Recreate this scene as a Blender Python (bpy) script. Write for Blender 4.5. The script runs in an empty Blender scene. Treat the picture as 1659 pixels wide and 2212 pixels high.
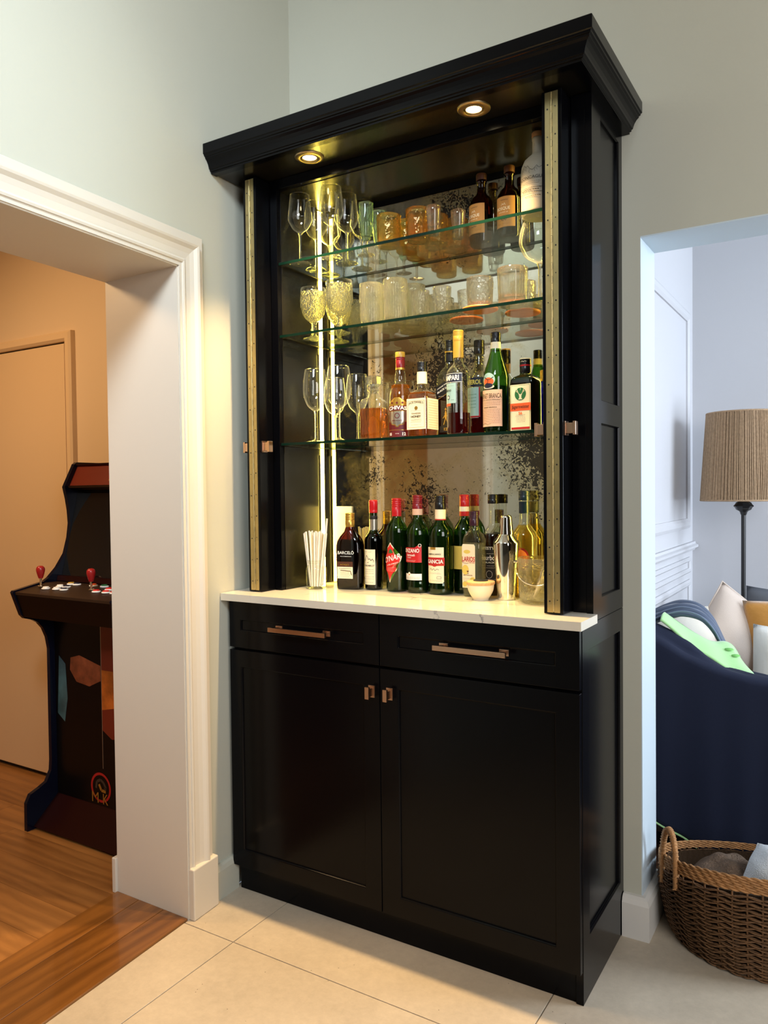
import bpy, bmesh, math, random
from mathutils import Vector, Matrix
import mathutils.geometry as mgeo
random.seed(7)
PI = math.pi
sc = bpy.context.scene
col = sc.collection

# ------------------------------------------------------------------ camera
YAW, PITCH, ROLL = .5519, -.0272, -.011
CAM = Vector((1.7573, -2.3617, 1.3565))
_right = Vector((math.cos(YAW), math.sin(YAW), 0)); _f0 = Vector((-math.sin(YAW), math.cos(YAW), 0))
_fwd = _f0 * math.cos(PITCH) + Vector((0, 0, 1)) * math.sin(PITCH); _up = _right.cross(_fwd)
_R = _right * math.cos(ROLL) + _up * math.sin(ROLL); _U = -_right * math.sin(ROLL) + _up * math.cos(ROLL)
cd = bpy.data.cameras.new('camera'); cam = bpy.data.objects.new('camera', cd); col.objects.link(cam)
cam.matrix_world = Matrix(((_R.x, _U.x, -_fwd.x, CAM.x), (_R.y, _U.y, -_fwd.y, CAM.y), (_R.z, _U.z, -_fwd.z, CAM.z), (0, 0, 0, 1)))
cd.sensor_fit = 'AUTO'; cd.sensor_width = 36; cd.lens = 1666.09 * 36 / 2212; cd.clip_start = .05; cd.clip_end = 50
sc.camera = cam

# ------------------------------------------------------------------ world, view, lights
w = bpy.data.worlds.new('world'); sc.world = w; w.use_nodes = True
w.node_tree.nodes['Background'].inputs[0].default_value = (.55, .65, .8, 1)
w.node_tree.nodes['Background'].inputs[1].default_value = .3
vs = sc.view_settings; vs.view_transform = 'Standard'; vs.look = 'None'; vs.exposure = 0.0; vs.gamma = 1; vs.use_curve_mapping = False
cy = sc.cycles
cy.max_bounces = 20; cy.diffuse_bounces = 4; cy.glossy_bounces = 8; cy.transmission_bounces = 16; cy.transparent_max_bounces = 48
cy.caustics_reflective = True; cy.caustics_refractive = True; cy.blur_glossy = .5; cy.sample_clamp_indirect = 4
cy.use_denoising = True

def area(name, loc, target, sx, sy, power, color, spread=180):
    l = bpy.data.lights.new(name, 'AREA'); l.shape = 'RECTANGLE'; l.size = sx; l.size_y = sy; l.energy = power; l.color = color
    l.spread = math.radians(spread)
    o = bpy.data.objects.new(name, l); col.objects.link(o); o.location = loc
    o.rotation_euler = (Vector(target) - Vector(loc)).to_track_quat('-Z', 'Y').to_euler(); return o
area('skylight', (1.3, -2.9, 3.45), (-.05, -1.25, 2.5), .9, .9, 30, (.78, .9, 1), 70)
area('room_fill', (3.7, -2.6, 2.1), (1.4, 0, 1.5), 1.6, 1.7, 74, (.98, .98, 1))  # added fill lamp that brightens the back wall and floor
area('living_window', (4.3, .95, 1.75), (1.0, .9, 1.5), 1.4, 1.7, 140, (.76, .87, 1))
area('hall_lamp', (-1.45, -1.35, 2.62), (-1.2, -1.1, 0), .45, .45, 30, (1, .64, .32))

# ------------------------------------------------------------------ helpers
def lin(h):
    h = h.lstrip('#'); v = [int(h[i:i + 2], 16) / 255 for i in (0, 2, 4)]
    return tuple((c / 12.92 if c <= .04045 else ((c + .055) / 1.055) ** 2.4) for c in v) + (1,)
def tag(o, label=None, cat=None, group=None, kind=None):
    if label: o['label'] = label
    if cat: o['category'] = cat
    if group: o['group'] = group
    if kind: o['kind'] = kind
    return o
def root(name, loc, label, cat, group=None):
    o = bpy.data.objects.new(name, None); col.objects.link(o); o.location = loc; o.empty_display_size = .05
    return tag(o, label, cat, group)
def origin(p):
    v = Vector((0, 0, 0))
    while p: v += p.location; p = p.parent
    return v
class MB:
    """collects faces in world coordinates (or local ones when ref given) and links them as one mesh object"""
    def __init__(s): s.v = []; s.f = []; s.m = []; s.sm = []
    def add(s, vs_, fs, mi=0, smooth=False):
        b = len(s.v); s.v += [tuple(p) for p in vs_]
        for f in fs: s.f.append([b + i for i in f]); s.m.append(mi); s.sm.append(smooth)
        return s
    def box(s, x0, x1, y0, y1, z0, z1, mi=0, xf=None):
        vv = [(x, y, z) for z in (z0, z1) for y in (y0, y1) for x in (x0, x1)]
        if xf: vv = [xf(*p) for p in vv]
        return s.add(vv, [(0, 2, 3, 1), (4, 5, 7, 6), (0, 1, 5, 4), (2, 6, 7, 3), (0, 4, 6, 2), (1, 3, 7, 5)], mi)
    def loft(s, rings, mi=0, smooth=True, closed=True, cap0=False, cap1=False):
        n = len(rings[0]); vv = [p for r in rings for p in r]; fs = []
        for i in range(len(rings) - 1):
            for j in range(n if closed else n - 1):
                k = (j + 1) % n; fs.append((i * n + j, i * n + k, (i + 1) * n + k, (i + 1) * n + j))
        s.add(vv, fs, mi, smooth)
        if cap0: s.add(rings[0], [tuple(range(n))[::-1]], mi)
        if cap1: s.add(rings[-1], [tuple(range(n))], mi)
        return s
    def lathe(s, prof, c=(0, 0, 0), n=32, mi=0, smooth=True, mod=None, cap=True):
        rings = []
        for r, z in prof:
            rings.append([(c[0] + max(r, .00005) * (mod(a, z) if mod else 1) * math.cos(a), c[1] + max(r, .00005) * (mod(a, z) if mod else 1) * math.sin(a), c[2] + z)
                          for a in [2 * PI * j / n for j in range(n)]])
        return s.loft(rings, mi, smooth, True, cap and prof[0][0] > .0001, cap and prof[-1][0] > .0001)
    def rlathe(s, prof, c=(0, 0, 0), rot=0, mi=0, e=5, n=40, smooth=True):
        """rounded-rectangle bottle: prof of (half_x, half_y, z)"""
        ca, sa = math.cos(rot), math.sin(rot); rings = []
        for hx, hy, z in prof:
            ring = []
            for j in range(n):
                a = 2 * PI * (j + .5) / n; ee = e if hx > .022 else 2.0
                cx_, sx_ = math.cos(a), math.sin(a)
                x = hx * math.copysign(abs(cx_) ** (2 / ee), cx_); y = hy * math.copysign(abs(sx_) ** (2 / ee), sx_)
                ring.append((c[0] + x * ca - y * sa, c[1] + x * sa + y * ca, c[2] + z))
            rings.append(ring)
        return s.loft(rings, mi, smooth, True, True, True)
    def tube(s, pts, r, n=8, mi=0, smooth=True, caps=True, closed=False):
        pts = [Vector(p) for p in pts]; rings = []; N = len(pts); nrm = None
        for i, p in enumerate(pts):
            if closed: t = pts[(i + 1) % N] - pts[i - 1]
            else: t = pts[min(i + 1, N - 1)] - pts[max(i - 1, 0)]
            t.normalize()
            if nrm is None:
                nrm = t.orthogonal().normalized()
            else:
                nrm = (nrm - t * nrm.dot(t)); nrm = nrm.normalized() if nrm.length > 1e-6 else t.orthogonal().normalized()
            b = t.cross(nrm); rr = r[i] if isinstance(r, (list, tuple)) else r
            rings.append([tuple(p + (nrm * math.cos(2 * PI * k / n) + b * math.sin(2 * PI * k / n)) * rr) for k in range(n)])
        if closed: rings.append(rings[0])
        return s.loft(rings, mi, smooth, True, caps and not closed, caps and not closed)
    def prism(s, poly, f0, f1, mi=0):
        """poly: 2D points, f0/f1 map (a,b) -> 3D for both ends"""
        n = len(poly); A = [f0(*p) for p in poly]; B = [f1(*p) for p in poly]
        tris = mgeo.tessellate_polygon([[Vector((p[0], p[1], 0)) for p in poly]])
        s.add(A + B, [tuple(t) for t in tris] + [tuple(i + n for i in t[::-1]) for t in tris], mi)
        return s.add(A + B, [(i, (i + 1) % n, (i + 1) % n + n, i + n) for i in range(n)], mi)
    def flat(s, verts2, tris, fn, mi=0): return s.add([fn(*p) for p in verts2], tris, mi)
    def build(s, name, mats, parent=None, bevel=0, world=True, sub=0, weld=False, recalc=True):
        if not isinstance(mats, (list, tuple)): mats = [mats]
        me = bpy.data.meshes.new(name)
        off = origin(parent) if (parent and world) else Vector((0, 0, 0))
        me.from_pydata([(p[0] - off.x, p[1] - off.y, p[2] - off.z) for p in s.v], [], s.f)
        for m in mats: me.materials.append(m)
        me.polygons.foreach_set('material_index', s.m); me.polygons.foreach_set('use_smooth', s.sm)
        if recalc or weld:
            bm = bmesh.new(); bm.from_mesh(me)
            if weld: bmesh.ops.remove_doubles(bm, verts=bm.verts, dist=1e-5)
            if recalc: bmesh.ops.recalc_face_normals(bm, faces=bm.faces)
            bm.to_mesh(me); bm.free()
        me.update()
        o = bpy.data.objects.new(name, me); col.objects.link(o); o.parent = parent
        if bevel:
            md = o.modifiers.new('bevel', 'BEVEL'); md.width = bevel; md.segments = 2; md.limit_method = 'ANGLE'; md.angle_limit = math.radians(40)
        if sub:
            md = o.modifiers.new('sub', 'SUBSURF'); md.levels = sub; md.render_levels = sub
        return o
def copy_tree(o, parent=None):
    c = o.copy(); col.objects.link(c)
    if parent: c.parent = parent
    for ch in o.children: copy_tree(ch, c)
    return c
def place(o, x, y, z, label, rot=0):
    o.location = (x, y, z); o.rotation_euler.z = rot; o['label'] = label; return o

# ---- text: outlines of the built-in font as flat triangles
_tc = {}
def text2(s, w=None, h=None, bold=0.0, sp=1.0, shear=0):
    key = (s, bold, sp, shear)
    if key not in _tc:
        cu = bpy.data.curves.new('t', 'FONT'); cu.body = s; cu.size = 1; cu.offset = bold; cu.space_character = sp; cu.resolution_u = 3; cu.shear = shear
        ob = bpy.data.objects.new('t', cu); col.objects.link(ob); bpy.context.view_layer.update()
        me = ob.evaluated_get(bpy.context.evaluated_depsgraph_get()).to_mesh(); me.calc_loop_triangles()
        V = [(p.co.x, p.co.y) for p in me.vertices]; T = [tuple(t.vertices) for t in me.loop_triangles]
        col.objects.unlink(ob); bpy.data.objects.remove(ob); bpy.data.curves.remove(cu)
        x0, x1 = min(p[0] for p in V), max(p[0] for p in V); y0, y1 = min(p[1] for p in V), max(p[1] for p in V)
        _tc[key] = ([((p[0] - (x0 + x1) / 2) / (x1 - x0), (p[1] - (y0 + y1) / 2) / (y1 - y0)) for p in V], T, (x1 - x0) / (y1 - y0))
    V, T, ar = _tc[key]
    if w is None: w = h * ar
    if h is None: h = w / ar
    return [(p[0] * w, p[1] * h) for p in V], T

# ------------------------------------------------------------------ materials
def nt(name):
    m = bpy.data.materials.new(name); m.use_nodes = True; t = m.node_tree; t.nodes.clear()
    o = t.nodes.new('ShaderNodeOutputMaterial'); return m, t, o
def N(t, k, **kw):
    n = t.nodes.new('ShaderNode' + k)
    for a, v in kw.items():
        if a.startswith('i_'):
            key = a[2:]; key = int(key) if key.isdigit() else key.replace('_', ' ')
            n.inputs[key].default_value = v
        else: setattr(n, a, v)
    return n
def PB(name, color, rough=.5, metal=0, spec=.5, bump=0, bscale=80, var=0, vscale=6, coat=0, trans=0, ior=1.5, emit=None, es=0, sheen=0, aniso=None):
    m, t, o = nt(name); L = t.links.new
    p = N(t, 'BsdfPrincipled'); c = lin(color) if isinstance(color, str) else tuple(color) + (1,) * (4 - len(color))
    p.inputs['Base Color'].default_value = c; p.inputs['Roughness'].default_value = rough; p.inputs['Metallic'].default_value = metal
    p.inputs['Specular IOR Level'].default_value = spec; p.inputs['Coat Weight'].default_value = coat; p.inputs['Coat Roughness'].default_value = .05
    p.inputs['Transmission Weight'].default_value = trans; p.inputs['IOR'].default_value = ior; p.inputs['Sheen Weight'].default_value = sheen
    if emit: p.inputs['Emission Color'].default_value = lin(emit); p.inputs['Emission Strength'].default_value = es
    if bump or var:
        tc = N(t, 'TexCoord')
    if var:
        n = N(t, 'TexNoise', i_Scale=vscale, i_Detail=6, i_Roughness=.6); L(tc.outputs['Object'], n.inputs['Vector'])
        mx = N(t, 'Mix', data_type='RGBA'); r = N(t, 'MapRange', i_1=.3, i_2=.7); L(n.outputs['Fac'], r.inputs[0]); L(r.outputs[0], mx.inputs[0])
        mx.inputs[6].default_value = tuple(x * (1 - var) for x in c[:3]) + (1,); mx.inputs[7].default_value = tuple(min(1, x * (1 + var)) for x in c[:3]) + (1,)
        L(mx.outputs[2], p.inputs['Base Color'])
    if bump:
        n = N(t, 'TexNoise', i_Scale=bscale, i_Detail=4); L(tc.outputs['Object'], n.inputs['Vector'])
        b = N(t, 'Bump', i_Strength=bump, i_Distance=.01); L(n.outputs['Fac'], b.inputs['Height']); L(b.outputs[0], p.inputs['Normal'])
    L(p.outputs[0], o.inputs[0]); return m
def THIN(name, tint, refl=1.0, body=None, bw=0.0, rough=.01, edge=None, ior=1.5, rim=0):
    """thin clear or tinted glass wall: see-through with a Fresnel reflection; edge = tint seen edge-on"""
    m, t, o = nt(name); L = t.links.new
    tr = N(t, 'BsdfTransparent'); gl = N(t, 'BsdfGlossy', i_Roughness=rough); lf = N(t, 'LayerWeight', i_Blend=.5); p5 = N(t, 'Math', operation='POWER', i_1=5.0); L(lf.outputs['Facing'], p5.inputs[0]); fr = N(t, 'Math', operation='MULTIPLY_ADD', i_1=.96, i_2=.04); L(p5.outputs[0], fr.inputs[0])
    c = tuple(tint) + (1,); tr.inputs[0].default_value = c
    if edge:
        lw = N(t, 'LayerWeight', i_Blend=.35); mx = N(t, 'Mix', data_type='RGBA'); L(lw.outputs['Facing'], mx.inputs[0])
        mx.inputs[6].default_value = c; mx.inputs[7].default_value = tuple(edge) + (1,); L(mx.outputs[2], tr.inputs[0])
    mu = N(t, 'Math', operation='MULTIPLY', i_1=refl); mu.use_clamp = True; L(fr.outputs[0], mu.inputs[0])
    base = tr.outputs[0]
    if body:
        df = N(t, 'BsdfDiffuse'); df.inputs[0].default_value = tuple(body) + (1,); tl = N(t, 'BsdfTranslucent'); tl.inputs[0].default_value = tuple(body) + (1,)
        a = N(t, 'MixShader', i_0=.5); L(df.outputs[0], a.inputs[1]); L(tl.outputs[0], a.inputs[2])
        b = N(t, 'MixShader', i_0=bw); L(base, b.inputs[1]); L(a.outputs[0], b.inputs[2]); base = b.outputs[0]
    if rim:                                                    # pale diffuse edge stands in for bright light refracted at the rim
        lw2 = N(t, 'LayerWeight', i_Blend=.5); pw = N(t, 'Math', operation='POWER', i_1=3.5); L(lw2.outputs['Facing'], pw.inputs[0])
        pm = N(t, 'Math', operation='MULTIPLY', i_1=rim); L(pw.outputs[0], pm.inputs[0])
        d2 = N(t, 'BsdfDiffuse'); d2.inputs[0].default_value = (.95, .93, .85, 1); t2 = N(t, 'BsdfTranslucent'); t2.inputs[0].default_value = (.95, .93, .85, 1)
        a2 = N(t, 'MixShader', i_0=.6); L(d2.outputs[0], a2.inputs[1]); L(t2.outputs[0], a2.inputs[2])
        b2 = N(t, 'MixShader'); L(pm.outputs[0], b2.inputs[0]); L(base, b2.inputs[1]); L(a2.outputs[0], b2.inputs[2]); base = b2.outputs[0]
    x = N(t, 'MixShader'); L(mu.outputs[0], x.inputs[0]); L(base, x.inputs[1]); L(gl.outputs[0], x.inputs[2]); L(x.outputs[0], o.inputs[0]); return m
def GLASS(name, color, rough=0, ior=1.5, bump=0, scale=200, kind='voronoi', lit_haze=.02, clear=.35):
    """solid refracting glass mixed with clear passage so that light and shelves show through"""
    m, t, o = nt(name); L = t.links.new
    g = N(t, 'BsdfGlass', i_Roughness=rough, i_IOR=ior); g.inputs[0].default_value = tuple(color) + (1,)
    tr = N(t, 'BsdfTransparent'); tr.inputs[0].default_value = tuple(color) + (1,)
    x = N(t, 'MixShader', i_0=clear); L(g.outputs[0], x.inputs[1]); L(tr.outputs[0], x.inputs[2])
    if bump:
        tc = N(t, 'TexCoord')
        if kind == 'voronoi':
            n = N(t, 'TexVoronoi', i_Scale=scale); L(tc.outputs['Object'], n.inputs['Vector']); out = n.outputs['Distance']
        else:
            n = N(t, 'TexNoise', i_Scale=scale, i_Detail=2); L(tc.outputs['Object'], n.inputs['Vector']); out = n.outputs['Fac']
        b = N(t, 'Bump', i_Strength=bump, i_Distance=.004); L(out, b.inputs['Height']); L(b.outputs[0], g.inputs['Normal'])
    d2 = N(t, 'BsdfDiffuse'); d2.inputs[0].default_value = tuple(color) + (1,); t2 = N(t, 'BsdfTranslucent'); t2.inputs[0].default_value = tuple(color) + (1,)  # diffuse share stands in for strip light caught inside the glass
    a2 = N(t, 'MixShader', i_0=.6); L(d2.outputs[0], a2.inputs[1]); L(t2.outputs[0], a2.inputs[2])
    b2 = N(t, 'MixShader', i_0=lit_haze); L(x.outputs[0], b2.inputs[1]); L(a2.outputs[0], b2.inputs[2]); L(b2.outputs[0], o.inputs[0]); return m
def EMIT(name, color, s):
    m, t, o = nt(name); e = N(t, 'Emission', i_Strength=s); e.inputs[0].default_value = lin(color); t.links.new(e.outputs[0], o.inputs[0]); return m
def WOOD(name, dark, light, axis='X', scale=1.0, rough=.35, coat=.2):
    m, t, o = nt(name); L = t.links.new; tc = N(t, 'TexCoord'); oi = N(t, 'ObjectInfo')
    ad = N(t, 'VectorMath', operation='ADD'); sc_ = N(t, 'VectorMath', operation='SCALE'); sc_.inputs['Scale'].default_value = 7.3
    cb = N(t, 'CombineXYZ'); L(oi.outputs['Random'], cb.inputs[0]); L(oi.outputs['Random'], cb.inputs[1]); L(cb.outputs[0], sc_.inputs[0])
    L(tc.outputs['Object'], ad.inputs[0]); L(sc_.outputs[0], ad.inputs[1])
    mp = N(t, 'Mapping'); mp.inputs['Scale'].default_value = {'X': (1.3, 9, 9), 'Y': (9, 1.3, 9)}[axis]; L(ad.outputs[0], mp.inputs[0])
    n = N(t, 'TexNoise', i_Scale=1.6 * scale, i_Detail=8, i_Roughness=.62, i_Distortion=.9); L(mp.outputs[0], n.inputs['Vector'])
    wv = N(t, 'TexWave', i_Scale=.8 * scale, i_Distortion=9, i_Detail=3); wv.bands_direction = 'Y' if axis == 'X' else 'X'; L(mp.outputs[0], wv.inputs['Vector'])
    mx = N(t, 'Math', operation='MULTIPLY_ADD', i_1=.16); L(wv.outputs['Fac'], mx.inputs[0]); L(n.outputs['Fac'], mx.inputs[2])
    rn = N(t, 'Math', operation='MULTIPLY_ADD', i_1=.22); L(oi.outputs['Random'], rn.inputs[0]); L(mx.outputs[0], rn.inputs[2])
    cr = N(t, 'ValToRGB'); L(rn.outputs[0], cr.inputs[0]); cr.color_ramp.elements[0].position = .30; cr.color_ramp.elements[1].position = 1.0
    cr.color_ramp.elements[0].color = lin(dark); cr.color_ramp.elements[1].color = lin(light)
    p = N(t, 'BsdfPrincipled', i_Roughness=rough); p.inputs['Coat Weight'].default_value = coat; L(cr.outputs[0], p.inputs['Base Color'])
    b = N(t, 'Bump', i_Strength=.12, i_Distance=.004); L(mx.outputs[0], b.inputs['Height']); L(b.outputs[0], p.inputs['Normal'])
    L(p.outputs[0], o.inputs[0]); return m

M = {}
M['wall'] = PB('wall_paint_gray', 'b9b8a9', .62, bump=.03, bscale=90, var=.02, vscale=1.5)
M['white'] = PB('trim_paint_white', 'd2c9ba', .4, bump=.02, bscale=60)
M['wallw'] = PB('wall_paint_white', 'd8d4cc', .6, bump=.03, bscale=90)
M['orange'] = PB('hall_wall_paint', 'dcc4a4', .55, bump=.02, bscale=90)
M['halldoor'] = PB('hall_door_paint', 'dcbf98', .45)
M['black'] = PB('black_lacquer', (.0018, .0018, .0024), .2, spec=.13, bump=.006, bscale=260)
M['blackin'] = PB('black_lacquer_inner', (.006, .005, .003), .24, spec=.5)
M['knob'] = PB('brushed_copper_nickel', 'c9a58a', .28, 1)
M['brassp'] = PB('hinge_brass', 'b3a273', .42, 1, var=.1, vscale=25, bump=.02, bscale=300)
M['nickel'] = PB('lamp_trim_nickel', 'b8a37c', .35, 1)
M['dark'] = PB('dark_gap', (.004, .004, .004), .6)
M['chrome'] = PB('polished_steel', 'e6e2da', .06, 1)
M['led'] = EMIT('led_strip', 'ffe260', 72)
M['bulb'] = EMIT('bulb', 'ffe9b8', 24)
M['grout'] = PB('grout', 'a3988a', .9)

def mat_tile():
    m, t, o = nt('porcelain_tile'); L = t.links.new; tc = N(t, 'TexCoord'); oi = N(t, 'ObjectInfo')
    n = N(t, 'TexNoise', i_Scale=2.2, i_Detail=9, i_Roughness=.65); L(tc.outputs['Object'], n.inputs['Vector'])
    n2 = N(t, 'TexNoise', i_Scale=45, i_Detail=5, i_Roughness=.7); L(tc.outputs['Object'], n2.inputs['Vector'])
    ad = N(t, 'Math', operation='MULTIPLY_ADD', i_1=.55); L(n2.outputs['Fac'], ad.inputs[0]); L(n.outputs['Fac'], ad.inputs[2])
    cr = N(t, 'ValToRGB'); L(ad.outputs[0], cr.inputs[0]); e = cr.color_ramp.elements; e[0].position = .55; e[1].position = 1.0; e[0].color = lin('ac9f8c'); e[1].color = lin('c5b7a2')
    v = N(t, 'TexVoronoi', i_Scale=23); L(tc.outputs['Object'], v.inputs['Vector']); lt = N(t, 'Math', operation='LESS_THAN', i_1=.035); L(v.outputs['Distance'], lt.inputs[0])
    mx = N(t, 'Mix', data_type='RGBA'); L(lt.outputs[0], mx.inputs[0]); L(cr.outputs[0], mx.inputs[6]); mx.inputs[7].default_value = lin('6e6558')
    p = N(t, 'BsdfPrincipled', i_Roughness=.42); L(mx.outputs[2], p.inputs['Base Color'])
    b = N(t, 'Bump', i_Strength=.06, i_Distance=.004); L(n2.outputs['Fac'], b.inputs['Height']); L(b.outputs[0], p.inputs['Normal']); L(p.outputs[0], o.inputs[0]); return m
M['tile'] = mat_tile()
def mat_marble():
    m, t, o = nt('white_quartz'); L = t.links.new; tc = N(t, 'TexCoord')
    n = N(t, 'TexNoise', i_Scale=3.5, i_Detail=8, i_Roughness=.6); L(tc.outputs['Object'], n.inputs['Vector'])
    ad = N(t, 'VectorMath', operation='MULTIPLY_ADD'); L(n.outputs['Color'], ad.inputs[0]); ad.inputs[1].default_value = (.35, .35, .35); L(tc.outputs['Object'], ad.inputs[2])
    v = N(t, 'TexVoronoi', feature='DISTANCE_TO_EDGE', i_Scale=5.5); L(ad.outputs[0], v.inputs['Vector'])
    r = N(t, 'MapRange', i_1=0.0, i_2=.022, i_3=1.0, i_4=0.0); L(v.outputs['Distance'], r.inputs[0])
    n3 = N(t, 'TexNoise', i_Scale=4); L(tc.outputs['Object'], n3.inputs['Vector']); r2 = N(t, 'MapRange', i_1=.5, i_2=.62); L(n3.outputs['Fac'], r2.inputs[0])
    mu = N(t, 'Math', operation='MULTIPLY'); L(r.outputs[0], mu.inputs[0]); L(r2.outputs[0], mu.inputs[1])
    mx = N(t, 'Mix', data_type='RGBA'); L(mu.outputs[0], mx.inputs[0]); mx.inputs[6].default_value = lin('d2c9b8'); mx.inputs[7].default_value = lin('8f8a86')
    p = N(t, 'BsdfPrincipled', i_Roughness=.12); L(mx.outputs[2], p.inputs['Base Color']); L(p.outputs[0], o.inputs[0]); return m
M['marble'] = mat_marble()
def mat_mirror():
    """antiqued mirror: silvering with foxed, cloudy and black eaten patches"""
    m, t, o = nt('antique_mirror'); L = t.links.new; g = N(t, 'NewGeometry')
    def noise(s, d=6, r=.6, dist=0): 
        n = N(t, 'TexNoise', i_Scale=s, i_Detail=d, i_Roughness=r, i_Distortion=dist); L(g.outputs['Position'], n.inputs['Vector']); return n.outputs['Fac']
    big = noise(4.2, 7, .62, .6); mid = noise(11, 8, .7, .8); fine = noise(120, 4, .7)
    def math_(op, a, b=None, c=None, clamp=False):
        n = N(t, 'Math', operation=op); n.use_clamp = clamp
        for i, q in enumerate((a, b, c)):
            if q is None: continue
            if isinstance(q, (int, float)): n.inputs[i].default_value = q
            else: L(q, n.inputs[i])
        return n.outputs[0]
    # places where the silvering has gone (x, z, radius, weight)
    spots = [(.60, 2.25, .11, 1.25), (.74, 2.27, .07, .7), (.92, 1.46, .12, 1.35), (.86, 1.40, .05, .8), (.58, 1.75, .11, 1.2), (.52, 1.80, .06, .6), (.50, 1.33, .10, .85), (.27, 1.40, .09, .7), (.22, 1.30, .06, .5), (.33, 1.74, .06, .6), (.80, 1.95, .08, .5), (.93, 1.30, .06, .45), (.70, 1.42, .08, .45), (.42, 1.45, .06, .4), (.95, 2.0, .05, .5)]
    acc = None
    for x, z, r, wgt in spots:
        d = N(t, 'VectorMath', operation='DISTANCE'); L(g.outputs['Position'], d.inputs[0]); d.inputs[1].default_value = (x, -.03, z)
        q = N(t, 'MapRange', i_1=r * 1.9, i_2=0.0, i_3=0.0, i_4=wgt); L(d.outputs['Value'], q.inputs[0])
        acc = q.outputs[0] if acc is None else math_('MAXIMUM', acc, q.outputs[0])
    field = math_('ADD', math_('MULTIPLY', math_('SUBTRACT', mid, .5), 1.6), acc)            # spot field broken up by noise
    speck = noise(75, 3, .6, 1.5)
    eaten = math_('MULTIPLY', math_('GREATER_THAN', math_('ADD', field, math_('MULTIPLY', math_('SUBTRACT', speck, .5), 3.0)), .78), 1)
    cloud = N(t, 'MapRange', i_1=.12, i_2=.42); L(math_('ADD', math_('MULTIPLY', field, .8), math_('SUBTRACT', big, .5)), cloud.inputs[0])
    fx = N(t, 'MapRange', i_1=.56, i_2=.66); L(fine, fx.inputs[0])
    haze = math_('MULTIPLY', cloud.outputs[0], math_('ADD', math_('MULTIPLY', fx.outputs[0], .45), .45), clamp=True)
    gl = N(t, 'BsdfGlossy', i_Roughness=.035); gl.inputs[0].default_value = (.50, .47, .38, 1)
    g2 = N(t, 'BsdfGlossy', i_Roughness=.22); g2.inputs[0].default_value = (.46, .40, .22, 1)
    df = N(t, 'BsdfDiffuse'); df.inputs[0].default_value = (.24, .19, .09, 1); a = N(t, 'MixShader', i_0=.4); L(g2.outputs[0], a.inputs[1]); L(df.outputs[0], a.inputs[2])
    b = N(t, 'MixShader'); L(haze, b.inputs[0]); L(gl.outputs[0], b.inputs[1]); L(a.outputs[0], b.inputs[2])
    bk = N(t, 'BsdfPrincipled', i_Roughness=.15); bk.inputs['Base Color'].default_value = (.012, .009, .007, 1)
    c = N(t, 'MixShader'); L(eaten, c.inputs[0]); L(b.outputs[0], c.inputs[1]); L(bk.outputs[0], c.inputs[2]); L(c.outputs[0], o.inputs[0]); return m
M['mirror'] = mat_mirror()
M['plank'] = WOOD('oak_plank', '6b421d', 'a8733c', 'X', 1, .38, .1)
M['board'] = WOOD('threshold_board', '341a08', '8c5a26', 'Y', .8, .25, .4)
M['darkfloor'] = WOOD('dark_floor', '3b2418', '6b4530', 'X', 1, .4, .1)
M['lidwood'] = WOOD('acacia_lid', 'b98450', 'dcae78', 'X', 6, .45, 0)
# glass and liquids
M['shelf'] = THIN('shelf_glass', (.93, .97, .93), 1.0)
M['shelfedge'] = PB('shelf_glass_edge', (.002, .014, .008), .2, spec=.12)
M['stem'] = THIN('stemware_glass', (.985, .99, .98), 1.5, rough=.03, edge=(.95, .95, .9), rim=.95)
M['solid'] = GLASS('solid_glass', (.98, .98, .96))
M['pressed'] = GLASS('pressed_glass', (.99, .985, .92), 0, 1.4, .7, 170, lit_haze=.05, clear=.2)
M['ribbed'] = GLASS('ribbed_glass', (.99, .985, .92), 0, 1.4, .15, 120, lit_haze=.06, clear=.2)
M['diamond'] = GLASS('cut_glass', (.99, .99, .97), 0, 1.4, .45, 110, lit_haze=.015, clear=.5)
M['amber'] = GLASS('amber_glass', (1.0, .85, .50), .0, 1.4, .8, 55, 'noise', lit_haze=.03, clear=.25)
M['clear'] = THIN('bottle_clear', (.96, .97, .93), 1.3, edge=(.8, .82, .7), rim=.55)
M['green'] = THIN('bottle_green', (.28, .55, .16), 1.2, edge=(.06, .17, .03), body=(.02, .10, .01), bw=.12)
M['dgreen'] = THIN('bottle_dark_green', (.10, .22, .06), 1.2, edge=(.02, .05, .01))
M['brown'] = THIN('bottle_brown', (.26, .075, .03), 1.2, edge=(.05, .01, .005))
M['blueg'] = THIN('bottle_blue', (.06, .08, .75), 1.2, edge=(.01, .01, .3), body=(.02, .02, .6), bw=.3)
M['lblack'] = PB('liquid_black', (.004, .003, .003), .06)
M['lamber'] = THIN('liquid_amber', (.90, .52, .14), .5, body=(.45, .19, .03), bw=.14, edge=(.60, .24, .03))
M['lred'] = THIN('liquid_red', (.42, .02, .02), .5, body=(.16, .003, .005), bw=.25, edge=(.1, .003, .003))
M['lrum'] = THIN('liquid_rum', (.16, .03, .008), .4, body=(.05, .008, .003), bw=.3, edge=(.03, .004, .002))
M['lgold'] = THIN('liquid_gold', (.93, .80, .32), .5, body=(.6, .48, .10), bw=.10, edge=(.78, .56, .12))
def flatm(name, c, r=.5, **k): M[name] = PB(name, c, r, **k)
flatm('paper', 'efe2c4', .7); flatm('cream', 'f0e3c2', .6); flatm('pink', 'e4b89a', .6); flatm('ink', '1a1512', .6); flatm('lwhite', 'f2efe6', .5)
flatm('lred2', 'b3161c', .4); flatm('lred3', 'd4241f', .4); flatm('lnavy', '161a33', .4); flatm('lblackp', '0e0d0f', .45); flatm('gold', 'c9a14a', .3, metal=.8)
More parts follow.
